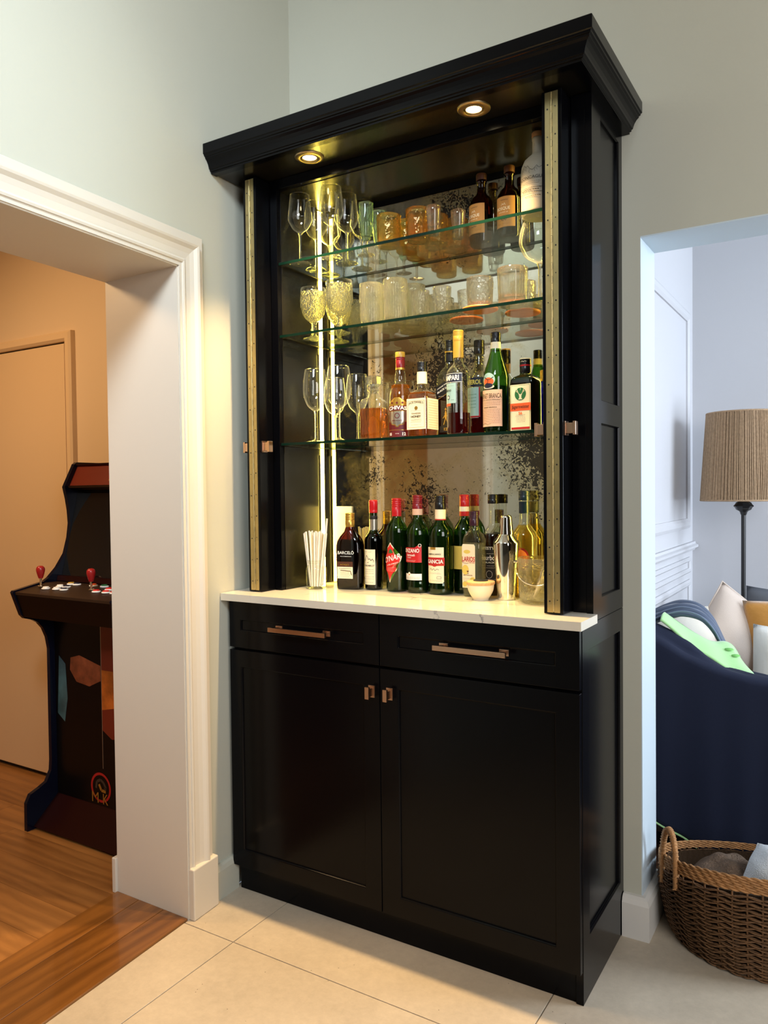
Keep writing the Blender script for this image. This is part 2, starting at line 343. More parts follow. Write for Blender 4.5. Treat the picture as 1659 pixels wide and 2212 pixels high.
flatm('lteal', 'a8c9c4', .5); flatm('lgreen', '1f6b3a', .5); flatm('lorange', 'f0602c', .45); flatm('kraft', 'b98242', .75); flatm('lburg', '5c0f18', .45)
flatm('capred', 'b5121b', .3); flatm('capwine', '7c0f1c', .32); flatm('capblack', '0c0c10', .28); flatm('capgold', 'c49a3f', .3, metal=.6); flatm('capyel', 'b98f36', .35)
flatm('capblue', '12263c', .3); flatm('cork', '9a6a3c', .7); flatm('ceramic', 'efe0c2', .35); flatm('frost', '958b79', .5); flatm('straw', 'f2e9d8', .6)
flatm('copper', 'b05a28', .35); flatm('silver', 'c4beb0', .3, metal=.9); flatm('lyel', 'd9c25e', .55); flatm('skin_orange', 'e0792c', .5); flatm('lbrown', '4a2513', .5); flatm('capplum', '331026', .3)

# ------------------------------------------------------------------ the room
WA, XW = -.0703, -.0997
def LW(y, off, z): return (XW + WA * y + off, y, z)
YJ, YF, T, ZH = -.635, -1.56, .3284, 2.065        # doorway: near and far jamb, wall thickness, head height
XO, ZO, T2 = 1.2035, 2.101, .18                     # opening to the living room
CE = 3.6
def lwbox(mb, y0, y1, o0, o1, z0, z1, mi=0):
    vv = [LW(y, o, z) for z in (z0, z1) for y in (y0, y1) for o in (o0, o1)]
    mb.add(vv, [(0, 2, 3, 1), (4, 5, 7, 6), (0, 1, 5, 4), (2, 6, 7, 3), (0, 4, 6, 2), (1, 3, 7, 5)], mi)
def struct(mb, name, mats, **k): return tag(mb.build(name, mats, **k), kind='structure')

b = MB(); lwbox(b, YJ, .16, -T, 0, 0, CE); lwbox(b, YF, YJ, -T, 0, ZH, CE); lwbox(b, -6, YF, -T, 0, 0, CE)
struct(b, 'wall_left', M['wall'])
b = MB(); b.box(-.10, XO, 0, T2, 0, CE); b.box(XO, 3.6, 0, T2, ZO, CE); b.box(3.6, 5, 0, T2, 0, CE); struct(b, 'wall_back', M['wall'])
b = MB(); b.box(4.4, 4.5, -6, 0, 0, CE); struct(b, 'wall_right', PB('right_wall_darkened', '6e675c', .7))  # unseen wall, colour darkened to keep lacquer reflections dim
M['rear'] = PB('rear_wall_darkened', '5c554c', .7)  # unseen rear wall, dark colour stands in for a dim room
b = MB(); b.box(-.2, 4.5, -5.6, -5.5, 0, CE); struct(b, 'wall_rear', M['rear'])
b = MB(); b.box(-.5, 4.5, -5.6, .18, CE, CE + .1); struct(b, 'ceiling', M['white'])
# lining of the opening to the living room: reveal, cool daylight put into its colour, with slightly out-of-plumb edge as built
b = MB(); e = .004
b.add([(XO + e, 0, 0), (XO + .0005, 0, ZO), (XO + .0005, T2 + .001, ZO), (XO + e, T2 + .001, 0), (XO, 0, 0), (XO, 0, ZO), (XO, T2 + .001, ZO), (XO, T2 + .001, 0)],
      [(0, 1, 2, 3), (4, 7, 6, 5), (0, 4, 5, 1), (3, 2, 6, 7), (1, 5, 6, 2), (0, 3, 7, 4)])
b.box(XO, 3.6, -.0005, T2 + .001, ZO - .004, ZO); struct(b, 'trim_1', PB('reveal_daylight_tint', 'c2d0d9', .5))
# doorway lining, casing, plinth block
b = MB(); lwbox(b, YJ - .004, YJ, -T - .001, .006, 0, ZH); lwbox(b, YF, YF + .004, -T - .001, .006, 0, ZH); lwbox(b, YF, YJ, -T - .001, .006, ZH - .004, ZH)
struct(b, 'trim_2', M['white'])
prof = [(0, .0), (0, .012), (.012, .012), (.013, .016), (.019, .018), (.024, .015), (.026, .012), (.03, .013), (.045, .0145), (.06, .019), (.07, .026), (.076, .028), (.08, .028), (.081, .012), (.108, .012), (.110, .010), (.110, 0)]
b = MB()
r0 = [LW(YJ + o, p, .152) for o, p in prof]; r1 = [LW(YJ + o, p, ZH + o) for o, p in prof]
r2 = [LW(YF - o, p, ZH + o) for o, p in prof]; r3 = [LW(YF - o, p, .152) for o, p in prof]
b.loft([r0, r1, r2, r3], smooth=False, closed=True, cap0=True, cap1=True)
struct(b, 'trim_3', M['white'])
b = MB()
for ya, yb in ((YJ - .001, YJ + .118), (YF - .118, YF + .001)):
    lwbox(b, ya, yb, 0, .03, 0, .165)
struct(b, 'trim_4', M['white'], bevel=.004)
# baseboards
def base_prof(z=.105): return [(0, 0), (.018, 0), (.018, z - .02), (.014, z - .006), (.008, z), (0, z)]
b = MB(); b.loft([[LW(y, o, z) for o, z in base_prof(.115)] for y in (YJ + .118, -.398)], smooth=False, cap0=True, cap1=True)
b.loft([[LW(y, o, z) for o, z in base_prof(.115)] for y in (YF - .118, -5.5)], smooth=False, cap0=True, cap1=True); struct(b, 'baseboard_left', M['wall'])
b = MB(); p = base_prof(.125); p = [(o * 1.6, z) for o, z in p]
b.loft([[(1.152, -o, z) for o, z in p], [(XO + o, -o, z) for o, z in p], [(XO + o, T2 + o, z) for o, z in p], [(1.0, T2 + o, z) for o, z in p]], smooth=False, cap0=True, cap1=True)
struct(b, 'baseboard_back', M['wallw'])
b = MB(); lwbox(b, YJ - .012, -.085, -T - .02, -T - .001, 0, .12); struct(b, 'baseboard_hall', M['white'], bevel=.003)
# tiled floor
fl = MB(); fl.box(-.05, 4.4, -5.5, .24, -.03, -.004); floor = struct(fl, 'floor', M['grout'])
xs = [-.755 + .91 * i for i in range(6)]; ys = [.255 - .91 * i for i in range(7)]
g = .0016
for i in range(len(xs) - 1):
    for j in range(len(ys) - 1):
        x0, x1, y1, y0 = xs[i] + g, xs[i + 1] - g, ys[j] - g, ys[j + 1] + g
        y1 = min(y1, .24)
        if i == 0:
            y1 = min(y1, -.04)
            xl0, xl1 = XW + WA * y0 + .004, XW + WA * y1 + .004
        else: xl0 = xl1 = x0
        if xl0 > x1 - .02: continue
        b = MB(); vv = [(xl0, y0, 0), (x1, y0, 0), (x1, y1, 0), (xl1, y1, 0)]
        b.add([(p[0], p[1], -.008) for p in vv] + vv, [(3, 2, 1, 0), (4, 5, 6, 7), (0, 1, 5, 4), (1, 2, 6, 5), (2, 3, 7, 6), (3, 0, 4, 7)])
        b.build('tile', M['tile'], floor, bevel=.0008)
# threshold boards between hall and room
th = MB(); lwbox(th, YF, YJ - .004, -T, -.0, -.03, -.012); thr = struct(th, 'floor_threshold', M['dark'])
for k, (o0, o1) in enumerate(((-.330, -.222), (-.221, -.105), (-.104, .004))):
    b = MB(); lwbox(b, YF + .004, YJ - .005, o0, o1 - .0008, -.012, .006); b.build('board', M['board'], thr, bevel=.0015)
# hall floor of oak planks
fh = MB(); fh.box(-3.8, XW + .05 - T, -3.4, .0, -.04, -.014); hallf = struct(fh, 'floor_hall', M['dark'])
random.seed(3); yy = -.077; wid = .145; k = 0
while yy > -2.9:
    y0 = yy - wid; x = -3.7; cuts = [-3.7]
    while x < -.4:
        x += random.uniform(.9, 1.5); cuts.append(x)
    for a, c in zip(cuts[:-1], cuts[1:]):
        xa, xb0, xb1 = a + .0006, c - .0006, c - .0006
        lim0, lim1 = XW + WA * y0 - T - .002, XW + WA * yy - T - .002
        if c > -.42: xb0, xb1 = lim0, lim1
        if xa > min(xb0, xb1) - .02: continue
        b = MB(); vv = [(xa, y0 + .0005, 0), (xb0, y0 + .0005, 0), (xb1, yy - .0005, 0), (xa, yy - .0005, 0)]
        b.add([(p[0], p[1], -.012) for p in vv] + vv, [(3, 2, 1, 0), (4, 5, 6, 7), (0, 1, 5, 4), (1, 2, 6, 5), (2, 3, 7, 6), (3, 0, 4, 7)])
        b.build('plank', M['plank'], hallf)
        if c > -.42: break
    yy = y0
# hall walls and door
b = MB(); b.box(-3.8, -.42, -.075, -.0, 0, 2.7); struct(b, 'wall_hall_back', M['orange'])
b = MB(); b.box(-3.9, -3.8, -3.4, 0, 0, 2.7); struct(b, 'wall_hall_far', M['orange'])
b = MB(); b.box(-3.8, -.2, -3.5, -3.4, 0, 2.7); struct(b, 'wall_hall_rear', M['orange'])
b = MB(); b.box(-3.9, -.2, -3.5, 0, 2.7, 2.8); struct(b, 'ceiling_hall', M['orange'])
dr = struct(MB().box(-2.14, -1.352, -.098, -.078, .022, 2.050), 'door_1', M['halldoor'], bevel=.002)
b = MB(); b.box(-2.06, -2.02, -.122, -.099, .98, 1.12); b.tube([(-2.04, -.12, 1.04), (-2.04, -.15, 1.04), (-1.93, -.152, 1.04)], .008); b.build('door_handle', M['chrome'], dr)
b = MB()
fp = [(0, 0), (.0, .02), (.012, .03), (.036, .03), (.046, .022), (.048, 0)]
b.loft([[(-1.349 + o, -.075 - p, 0) for o, p in fp], [(-1.349 + o, -.075 - p, 2.06 + o) for o, p in fp], [(-2.143 - o, -.075 - p, 2.06 + o) for o, p in fp], [(-2.143 - o, -.075 - p, 0) for o, p in fp]], smooth=False, cap0=True, cap1=True)
b.box(-2.143, -1.349, -.078, -.0755, 0, 2.06, 1)
struct(b, 'trim_5', [M['halldoor'], M['dark']])
b = MB(); b.box(-1.30, -.425, -.09, -.0752, 0, .09); struct(b, 'baseboard_hall_back', M['white'], bevel=.003)

# living room shell
M['lrwall'] = PB('living_wall_paint', 'c0c0c4', .55, bump=.02, bscale=80)
b = MB(); b.box(.89, 1.01, T2, 2.06, 0, 2.9); wl = struct(b, 'wall_living_side', M['lrwall'])
b = MB(); b.box(.89, 4.6, 1.96, 2.08, 0, 2.9); struct(b, 'wall_living_back', M['lrwall'])
b = MB(); b.box(4.6, 4.7, 0, 2.1, 0, 2.9); struct(b, 'wall_living_far', M['lrwall'])
b = MB(); b.box(.89, 4.7, T2, 2.1, 2.9, 3.0); struct(b, 'ceiling_living', M['lrwall'])
b = MB(); b.box(.95, 4.6, .241, 1.96, -.03, 0); struct(b, 'floor_living', M['darkfloor'])
# panel mouldings on the side wall, each a moulding strip
def rail(z, dpt, hgt, y0=T2 + .03, y1=1.9):
    pr = [(0, 0), (dpt * .4, .0), (dpt * .55, hgt * .2), (dpt, hgt * .35), (dpt, hgt * .6), (dpt * .6, hgt * .75), (dpt * .5, hgt), (0, hgt)]
    bb = MB(); bb.loft([[(1.01 + p, y, z + q) for p, q in pr] for y in (y0, y1)], smooth=False, cap0=True, cap1=True); return bb
def ring(z0, z1, y0, y1, wd=.03, d=.014):
    pr = [(0, 0), (0, d * .6), (wd * .3, d), (wd * .7, d), (wd, d * .5), (wd, 0)]
    bb = MB(); q = []
    for (yy_, zz, sy, sz) in ((y0, z0, 1, 1), (y1, z0, -1, 1), (y1, z1, -1, -1), (y0, z1, 1, -1)):
        q.append([(1.01 + p, yy_ + sy * o, zz + sz * o) for o, p in pr])
    q.append(q[0]); bb.loft(q, smooth=False); return bb
for mb_ in (ring(1.15, 2.245, T2 + .06, 1.83, .05, .016), rail(1.03, .03, .045, T2, 1.955), ring(.92, 1.0, T2 + .06, 1.85, .024), ring(.16, .885, T2 + .06, 1.85, .035)):
    struct(mb_, 'trim_6', M['lrwall'])

# ------------------------------------------------------------------ cabinetry
BK = M['black']
def shaker(u0, u1, z0, z1, ru0, ru1, rz0, rz1, fn, d=.02, rec=.007, bead=.003):
    """framed panel; fn(u, z, depth) -> point, depth 0 = face"""
    mb = MB()
    def rc(a, b_, c, e, dp): return [fn(a, c, dp), fn(b_, c, dp), fn(b_, e, dp), fn(a, e, dp)]
    O = rc(u0, u1, z0, z1, 0); I = rc(ru0, ru1, rz0, rz1, 0); I2 = rc(ru0 + bead, ru1 - bead, rz0 + bead, rz1 - bead, rec * .5); I3 = rc(ru0 + bead, ru1 - bead, rz0 + bead, rz1 - bead, rec); Bk = rc(u0, u1, z0, z1, d)
    R = [O, I, I2, I3]; mb.add(Bk, [(3, 2, 1, 0)])
    for A, B_ in ((Bk, O), (O, I), (I, I2), (I2, I3)):
        mb.add(A + B_, [(i, (i + 1) % 4, (i + 1) % 4 + 4, i + 4) for i in range(4)])
    mb.add(I3, [(0, 1, 2, 3)]); return mb
WL, X0 = 1.150, -.055
fr = lambda y: (lambda u, z, d: (u, y + d, z))
sd = lambda x: (lambda u, z, d: (x - d, u, z))
base = root('base_cabinet', (.55, -.2, 0), 'black lacquered base cabinet with two drawers over two doors', 'cabinet')
b = MB(); b.box(X0, WL - .021, -.402, -.002, .088, .996); b.build('carcass', BK, base, bevel=.001)
shaker(-.404, -.001, 0, .996, -.347, -.035, .165, .930, sd(WL), .0205, .009).build('side_panel', BK, base, bevel=.0012, weld=True)
b = MB(); b.box(-.045, WL - .022, -.398, -.36, .0, .087); b.build('toe_kick', BK, base, bevel=.001)
YD = -.424
XM = .543
for u0, u1, r0_, r1_ in ((X0, XM - .0015, -.0065, .485), (XM + .0015, 1.1485, .606, 1.084)):
    dr_ = shaker(u0, u1, .8365, .991, r0_, r1_, .894, .931, fr(YD), .0205, .006).build('drawer', BK, base, bevel=.0012, weld=True)
    dd = shaker(u0, u1, .090, .8275, r0_, r1_, .149, .772, fr(YD), .0205, .007).build('door', BK, base, bevel=.0012, weld=True)
    hx0, hx1 = ((.140, .366) if u0 < 0 else (.738, .958))
    h = MB(); h.box(hx0, hx1, -.458, -.450, .9075, .9215)
    for hx in (hx0 + .018, hx1 - .018): h.box(hx - .006, hx + .006, -.451, YD + .0065, .909, .920); h.box(hx - .014, hx + .014, YD + .001, YD + .0055, .906, .923)
    h.build('handle', M['knob'], dr_, bevel=.0008)
    kx = .515 if u0 < 0 else .5775
    h = MB(); h.box(kx - .007, kx + .007, -.455, -.447, .738, .774); h.box(kx - .006, kx + .006, -.448, YD + .001, .744, .768); h.box(kx - .011, kx + .011, YD - .004, YD + .001, .738, .774)
    h.build('knob', M['knob'], dd, bevel=.0008)
# worktop
b = MB(); zc, zb = 1.02, .9965
poly = [(XW - WA * .455 + .0, -.455), (1.163, -.455), (1.163, -.3115), (1.131, -.3115), (1.131, -.002), (XW + .012, -.002), (XW - WA * .30 + .004, -.30)]
poly[0] = (XW - WA * .455 + .003, -.455)
b.prism(poly, lambda x, y: (x, y, zc), lambda x, y: (x, y, zb))
tag(b.build('worktop', M['marble'], bevel=.0015), 'white stone worktop with fine gray veins on the black base cabinet', 'countertop')

hut = root('display_cabinet', (.55, -.15, zc), 'tall black glossy bar cabinet with open front, crown and mirrored back', 'cabinet')
YFR, ZS, ZI = -.305, 2.41, 2.375         # front frame plane, soffit, inner ceiling
XR = 1.15
b = MB(); b.box(-.066, -.05, YFR, -.002, zc + .0005, ZS); b.build('side_panel', BK, hut, bevel=.001)
# outer side facing the opening: two framed fields
mbs = MB()
for z0, z1, r0_, r1_ in ((.9975, 1.57, 1.055, 1.538), (1.57, ZS, 1.600, 2.375)):
    s_ = shaker(YFR, -.001, z0, z1, -.225, -.035, r0_, r1_, sd(XR), .018, .009)
    mbs.add(s_.v, s_.f)
mbs.build('side_panel', BK, hut, weld=True)
b = MB(); b.box(-.05, XR - .018, -.026, -.002, zc + .0005, ZS); b.build('back_panel', BK, hut)
b = MB(); b.box(.078, 1.032, YFR + .02, -.027, ZI, ZI + .012); b.build('ceiling_panel', M['blackin'], hut)
b = MB(); b.box(.0495, .078, YFR, -.027, zc + .0005, ZS - .001); b.build('partition', [BK], hut, bevel=.001)
b = MB(); b.box(1.032, 1.036, YFR, -.027, zc + .0005, ZS - .001); b.build('partition', [BK], hut)
b = MB(); b.box(1.094, XR - .0185, YFR, YFR + .02, zc + .0005, ZS - .001); b.build('stile', BK, hut, bevel=.001)
b = MB(); b.box(-.0495, -.010, YFR, YFR + .02, zc + .0005, ZS - .001); b.build('stile', BK, hut, bevel=.001)
b = MB(); b.box(.0785, 1.0318, YFR, YFR + .0195, 2.377, ZS - .001); b.build('header', BK, hut, bevel=.001)
# glossy inner linings
b = MB(); b.box(.0782, .0795, YFR + .02, -.027, zc + .0005, ZI - .001); b.build('inner_lining', M['blackin'], hut)
b = MB(); b.box(1.0305, 1.0318, YFR + .02, -.027, zc + .0005, ZI - .001); b.build('inner_lining', M['blackin'], hut)
b = MB(); b.box(.0797, 1.0303, -.0345, -.0300, zc + .0008, 2.352); b.build('mirror', M['mirror'], hut)
b = MB(); b.box(.0797, 1.0303, -.036, -.0265, 2.3525, ZI - .0005); b.build('mirror_trim', BK, hut)
# crown
pr = [(.0, 2.4055), (.026, 2.4055), (.026, 2.411), (.031, 2.4125), (.031, 2.417), (.035, 2.4185), (.0365, 2.424), (.040, 2.433), (.046, 2.442), (.0525, 2.4475), (.0525, 2.451), (.057, 2.4525), (.058, 2.457), (.062, 2.459), (.062, 2.490), (.060, 2.4925), (.0, 2.4925)]
yb_, xb_ = -.440, XR - .002
b = MB(); b.loft([[(XW - WA * .45 + .004, yb_ - o, z) for o, z in pr], [(xb_ + o, yb_ - o, z) for o, z in pr], [(xb_ + o, -.001, z) for o, z in pr]], smooth=False, cap0=True, cap1=True)
b.build('crown', BK, hut, bevel=.0008)
b = MB(); b.box(-.064, xb_ + .0005, yb_ - .001, -.002, ZS, ZS + .02); b.build('soffit', M['blackin'], hut)
b = MB(); b.box(-.064, xb_, yb_, -.002, 2.462, 2.490); b.build('top_panel', BK, hut)
# folded bi-fold doors parked in their pockets, edge with a brass piano hinge towards the room
ZH0, ZH1 = 1.0225, 2.404
for s0 in (-.007, 1.037):
    for k in range(2):
        x0 = s0 + k * .0275; b = MB(); b.box(x0, x0 + .0268, -.375, -.05, ZH0, ZH1)
        d_ = b.build('folding_door', BK, hut, bevel=.0012)
        lx0 = x0 + (.0095 if k == 0 else .0008); lx1 = lx0 + .0165
        h = MB(); h.box(lx0, lx1, -.3762, -.3748, ZH0 + .004, ZH1 - .004); h.build('hinge_leaf', M['brassp'], d_)
        sc_ = MB(); xs_ = (lx0 + lx1) / 2 - (.0012 if k == 0 else -.0012)
        for q in range(19):
            z = ZH0 + .034 + q * .0722 + (.004 if k else 0); big = (q + k) % 2
            for rr, dp, mi_ in (((.0034, .0005, 0), (.0016, .0009, 1)) if big else ((.0022, .0005, 1),)):
                A = [(xs_ + rr * math.cos(2 * PI * j / 10), -.3758, z + rr * math.sin(2 * PI * j / 10)) for j in range(10)]
                sc_.add(A + [(p[0], -.3763 - dp, p[2]) for p in A], [tuple(range(10, 20))] + [(j, (j + 1) % 10, (j + 1) % 10 + 10, j + 10) for j in range(10)], mi_)
        tag(sc_.build('screws', [M['brassp'], M['dark']], d_, recalc=False), kind='stuff')
        if k == 0:
            kn = MB(); q = 0; z = ZH0 + .006
            while z < ZH1 - .02:
                kn.tube([(s0 + .0268, -.3768, z), (s0 + .0268, -.3768, z + .0172)], .0026, 8, 0 if q % 2 else 0)
                if q % 2: kn.box(s0 + .0285, s0 + .0300, -.3768, -.3755, z + .001, z + .016, 1)
                z += .0178; q += 1
            kn.build('hinge_barrel', [M['brassp'], M['dark']], d_)
        sx = -1 if k == 0 else 1; fx = s0 if k == 0 else s0 + .0543
        zk = 1.492 if s0 < .5 else 1.500
        h = MB(); h.box(*sorted((fx, fx + sx * .004)), -.366, -.338, zk - .001, zk + .037); h.box(*sorted((fx + sx * .003, fx + sx * .023)), -.361, -.343, zk + .004, zk + .032)
        h.box(*sorted((fx + sx * .022, fx + sx * .030)), -.362, -.342, zk, zk + .036)
        h.build('knob', M['knob'], d_, bevel=.0008)
# glass shelves and their side brackets
SH = [(2.124, 'topmost clear glass shelf holding wine glasses, amber tumblers and brown bottles'), (1.880, 'middle clear glass shelf holding pressed goblets and tumblers'), (1.515, 'lowest clear glass shelf holding liqueur and whisky bottles')]
SZ = [z + .0085 for z, _ in SH]
for z, lb in SH:
    gs = root('glass_shelf', (.55, -.17, z), lb, 'shelf', 'clear glass shelves inside the bar cabinet')
    b = MB(); b.box(.0802, 1.0298, -.2985, -.0365, z + .0004, z + .0081); b.build('pane', M['shelf'], gs)
    b = MB(); b.box(.0801, 1.0299, -.3005, -.2986, z, z + .0085); b.box(.0801, 1.0299, -.0364, -.0350, z, z + .0085); b.build('polished_edge', M['shelfedge'], gs)
    for x, sx in ((.0796, 1), (1.0304, -1)):
        b = MB(); b.box(*sorted((x, x + sx * .003)), -.285, -.04, z - .026, z - .0002); b.box(*sorted((x, x + sx * .02)), -.285, -.04, z - .003, z - .0003)
        b.build('shelf_bracket', M['blackin'], hut, bevel=.0006)
# light strips in the rear corners
for x, sx in ((.0797, 1), (1.0303, -1)):
    ls = root('light_strip', (x, -.072, zc), 'glowing warm vertical light strip beside the mirror' if sx > 0 else 'light strip hidden behind the folded door beside the mirror', 'light')
    b = MB(); b.box(*sorted((x, x + sx * .004)), -.082, -.060, zc + .001, 2.372); b.build('channel', M['nickel'], ls)
    b = MB(); b.box(*sorted((x + sx * .004, x + sx * .0065)), -.079, -.063, zc + .001, 2.372); b.build('diffuser', M['led'], ls)
# recessed spots in the crown soffit
for x, lb in ((.2795, 'recessed spotlight nearer the corner wall under the crown'), (.846, 'recessed spotlight nearer the living room opening under the crown')):
    dl = root('recessed_spotlight', (x, -.385, ZS), lb, 'light', 'spotlights under the crown')
    c = (x, -.385, ZS)
    b = MB(); b.lathe([(.0465, 0), (.0465, -.0015), (.043, -.004), (.030, -.0055), (.0275, -.003), (.0275, 0)], c, 48, cap=False); b.build('trim_ring', M['nickel'], dl)
    b = MB(); b.lathe([(.0262, -.0005), (.0262, -.0035), (.0235, -.0045), (.0215, -.003), (.0215, -.0005)], c, 40, cap=False); b.build('gimbal_ring', M['nickel'], dl)
    b = MB(); b.lathe([(.0214, -.0012), (.0001, -.0012)], c, 32); b.build('lamp', M['bulb'], dl)
    l = bpy.data.lights.new('spot', 'SPOT'); l.energy = 135; l.color = (1, .68, .33); l.spot_size = math.radians(88); l.spot_blend = .9; l.shadow_soft_size = .018
    lo = bpy.data.objects.new('spot_beam', l); col.objects.link(lo); lo.location = (x, -.385, ZS - .012)
# switch plate in the mirror corner
sp = root('wall_outlet', (.150, -.036, 1.20), 'cream wall outlet plate on the mirror behind the rum bottle', 'outlet')
b = MB(); b.box(.110, .190, -.0405, -.0348, 1.130, 1.302); b.build('plate', M['cream'], sp, bevel=.002)
b = MB(); b.box(.125, .172, -.0425, -.0406, 1.158, 1.278); b.build('insert', M['ceramic'], sp, bevel=.001)

# ------------------------------------------------------------------ bottles and glasses (built at the origin, then placed)
def thing(name, cat, group=None):
    o = bpy.data.objects.new(name, None); col.objects.link(o); o.empty_display_size = .03
    o['category'] = cat
    if group: o['group'] = group
    return o
def smooth_prof(pts, n=6):
    """Catmull-Rom through (r, z) points"""
    out = []
    P = [pts[0]] + list(pts) + [pts[-1]]
    for i in range(1, len(P) - 2):
        for k in range(n):
            t = k / n; p0, p1, p2, p3 = P[i - 1:i + 3]
            out.append(tuple(.5 * (2 * p1[a] + (p2[a] - p0[a]) * t + (2 * p0[a] - 5 * p1[a] + 4 * p2[a] - p3[a]) * t * t + (3 * p1[a] - p0[a] - 3 * p2[a] + p3[a]) * t ** 3) for a in range(len(p1))))
    out.append(tuple(pts[-1])); return out
def bprof(r, hs, hn, rn, ht, k=8):
    """bottle outline: body radius r to hs, shoulder curve to neck radius rn at hn, neck up to ht"""
    p = [(r * .86, 0), (r * .96, .002), (r, .008), (r, hs)]
    for i in range(1, k + 1):
        a = i / k; p.append((rn + (r - rn) * (.5 + .5 * math.cos(PI * a ** 1.3)) ** .78, hs + (hn - hs) * a))
    return p + [(rn, ht)]
def inset(p, d, zt):
    """liquid outline inside the glass up to zt"""
    o = []
    for q in p:
        r, z = q[0], q[-1]
        if z >= zt: break
        o.append((max(r - d, .002), max(z, .003)))
    o.append((o[-1][0], zt)); return o
def cyl(r, face=0):
    f = math.radians(face)
    def m(s, z, off=.0004): a = -PI / 2 + f + s / r; return ((r + off) * math.cos(a), (r + off) * math.sin(a), z)
    return m
def plane(hy, face=0):
    ca, sa = math.cos(math.radians(face)), math.sin(math.radians(face))
    def m(s, z, off=.0006): x, y = s, -hy - off; return (x * ca - y * sa, x * sa + y * ca, z)
    return m
def strips(mb, mp, rows, mi=0, off=.0004, nx=14):
    """patch given as rows (z, s0, s1)"""
    V = []; F = []
    for z, a, c in rows: V += [mp(a + (c - a) * i / nx, z, off) for i in range(nx + 1)]
    for j in range(len(rows) - 1):
        for i in range(nx): q = j * (nx + 1) + i; F.append((q, q + 1, q + nx + 2, q + nx + 1))
    mb.add(V, F, mi, True)
def rect(mb, mp, s0, s1, z0, z1, mi=0, off=.0004): strips(mb, mp, [(z0, s0, s1), (z1, s0, s1)], mi, off)
def disc(mb, mp, s, z, r, mi=0, off=.0006, e=1.0, n=20):
    rows = [(z + r * e * math.sin(t), s - r * math.cos(t), s + r * math.cos(t)) for t in [(-PI / 2 + PI * i / n) for i in range(n + 1)]]
    strips(mb, mp, rows, mi, off, 8)
def stroke(mb, mp, pts, wd, mi=0, off=.0015):
    for (a, b_), (c, d) in zip(pts[:-1], pts[1:]):
        L_ = math.hypot(c - a, d - b_) or 1e-6; nx, ny = -(d - b_) / L_ * wd / 2, (c - a) / L_ * wd / 2
        mb.add([mp(a + nx, b_ + ny, off), mp(a - nx, b_ - ny, off), mp(c - nx, d - ny, off), mp(c + nx, d + ny, off)], [(0, 1, 2, 3)], mi)
def label(parent, mp, base_fn, mats, texts=(), extra=None):
    """base_fn(mb) draws the paper; texts: (string, s, z, width, height, material, [arch/slant])"""
    mb = MB(); base_fn(mb); lb = mb.build('label', mats, parent, world=False, recalc=False)
    if texts or extra:
        t = MB(); tm = []
        for tx in texts:
            s_, cx, cz, w_, h_, m_ = tx[:6]; sl = tx[6] if len(tx) > 6 else 0; arch = tx[7] if len(tx) > 7 else 0; bold = tx[8] if len(tx) > 8 else .012
            if m_ not in tm: tm.append(m_)
            V, F = text2(s_, w_, h_, bold)
            t.add([mp(cx + p[0], cz + p[1] + p[0] * sl + arch * (1 - (2 * p[0] / w_) ** 2), .0018) for p in V], F, tm.index(m_))
        if extra: extra(t, tm)
        t.build('lettering', [M[k] for k in tm], lb, world=False, recalc=False)
    return lb
def lines(t, tm, mp, s0, s1, zs, mat='ink', wd=.0007, seed=1):
    """rows of illegible small print as broken fine strokes"""
    if mat not in tm: tm.append(mat)
    rr = random.Random(seed)
    for z in zs:
        s = s0 + rr.uniform(0, .004)
        while s < s1 - .003:
            l_ = rr.uniform(.002, .006); stroke(t, mp, [(s, z), (min(s + l_, s1), z)], wd, tm.index(mat), .0015); s += l_ + .0013
def screwcap(parent, r, z0, z1, mat, ridges=True, name='cap', band=None):
    b = MB(); h = z1 - z0; p = [(r * .98, z0), (r, z0 + .001)]
    if ridges:
        for k in range(4): zz = z0 + h * (.5 + .11 * k); p += [(r, zz - .001), (r * .95, zz), (r, zz + .001)]
    p += [(r, z1 - .0025), (r * .93, z1 - .0004), (r * .6, z1), (.0001, z1)]
    b.lathe(p, n=28); o = b.build(name, M[mat], parent, world=False)
    if band:
        q = MB(); q.lathe([(r * 1.02, band[0]), (r * 1.02, band[1])], n=28, cap=False); q.build('neck_label', M[band[2]], parent, world=False, recalc=False)
    return o
def bottle_round(name, r, hs, hn, rn, H, glass, liquid=None, fill=None, cap=('capblack', .055), prof=None, capr=None, band=None):
    t = thing(name, 'bottle'); p = prof or bprof(r, hs, hn, rn, H - cap[1] * .5)
    MB().lathe(p, n=40).build('glass', M[glass], t, world=False)
    if liquid: MB().lathe(inset(p, .0022, fill or hs), n=36).build('liquid', M[liquid], t, world=False)
    screwcap(t, capr or rn * 1.12, H - cap[1], H, cap[0], band=band)
    return t
def bottle_flat(name, prof, glass, liquid, fill, H, rn, cap, e=5, face=0):
    t = thing(name, 'bottle'); rt = math.radians(face)
    MB().rlathe(prof, rot=rt, e=e).build('glass', M[glass], t, world=False)
    if liquid:
        q = [(x - .0025, y - .0025, max(z, .004)) for x, y, z in prof if z < fill]; q.append((q[-1][0], q[-1][1], fill)); MB().rlathe(q, rot=rt, e=e).build('liquid', M[liquid], t, world=False)
    screwcap(t, rn * 1.15, H - cap[1], H, cap[0])
    return t

# --- front row on the worktop
Z0 = 1.0203
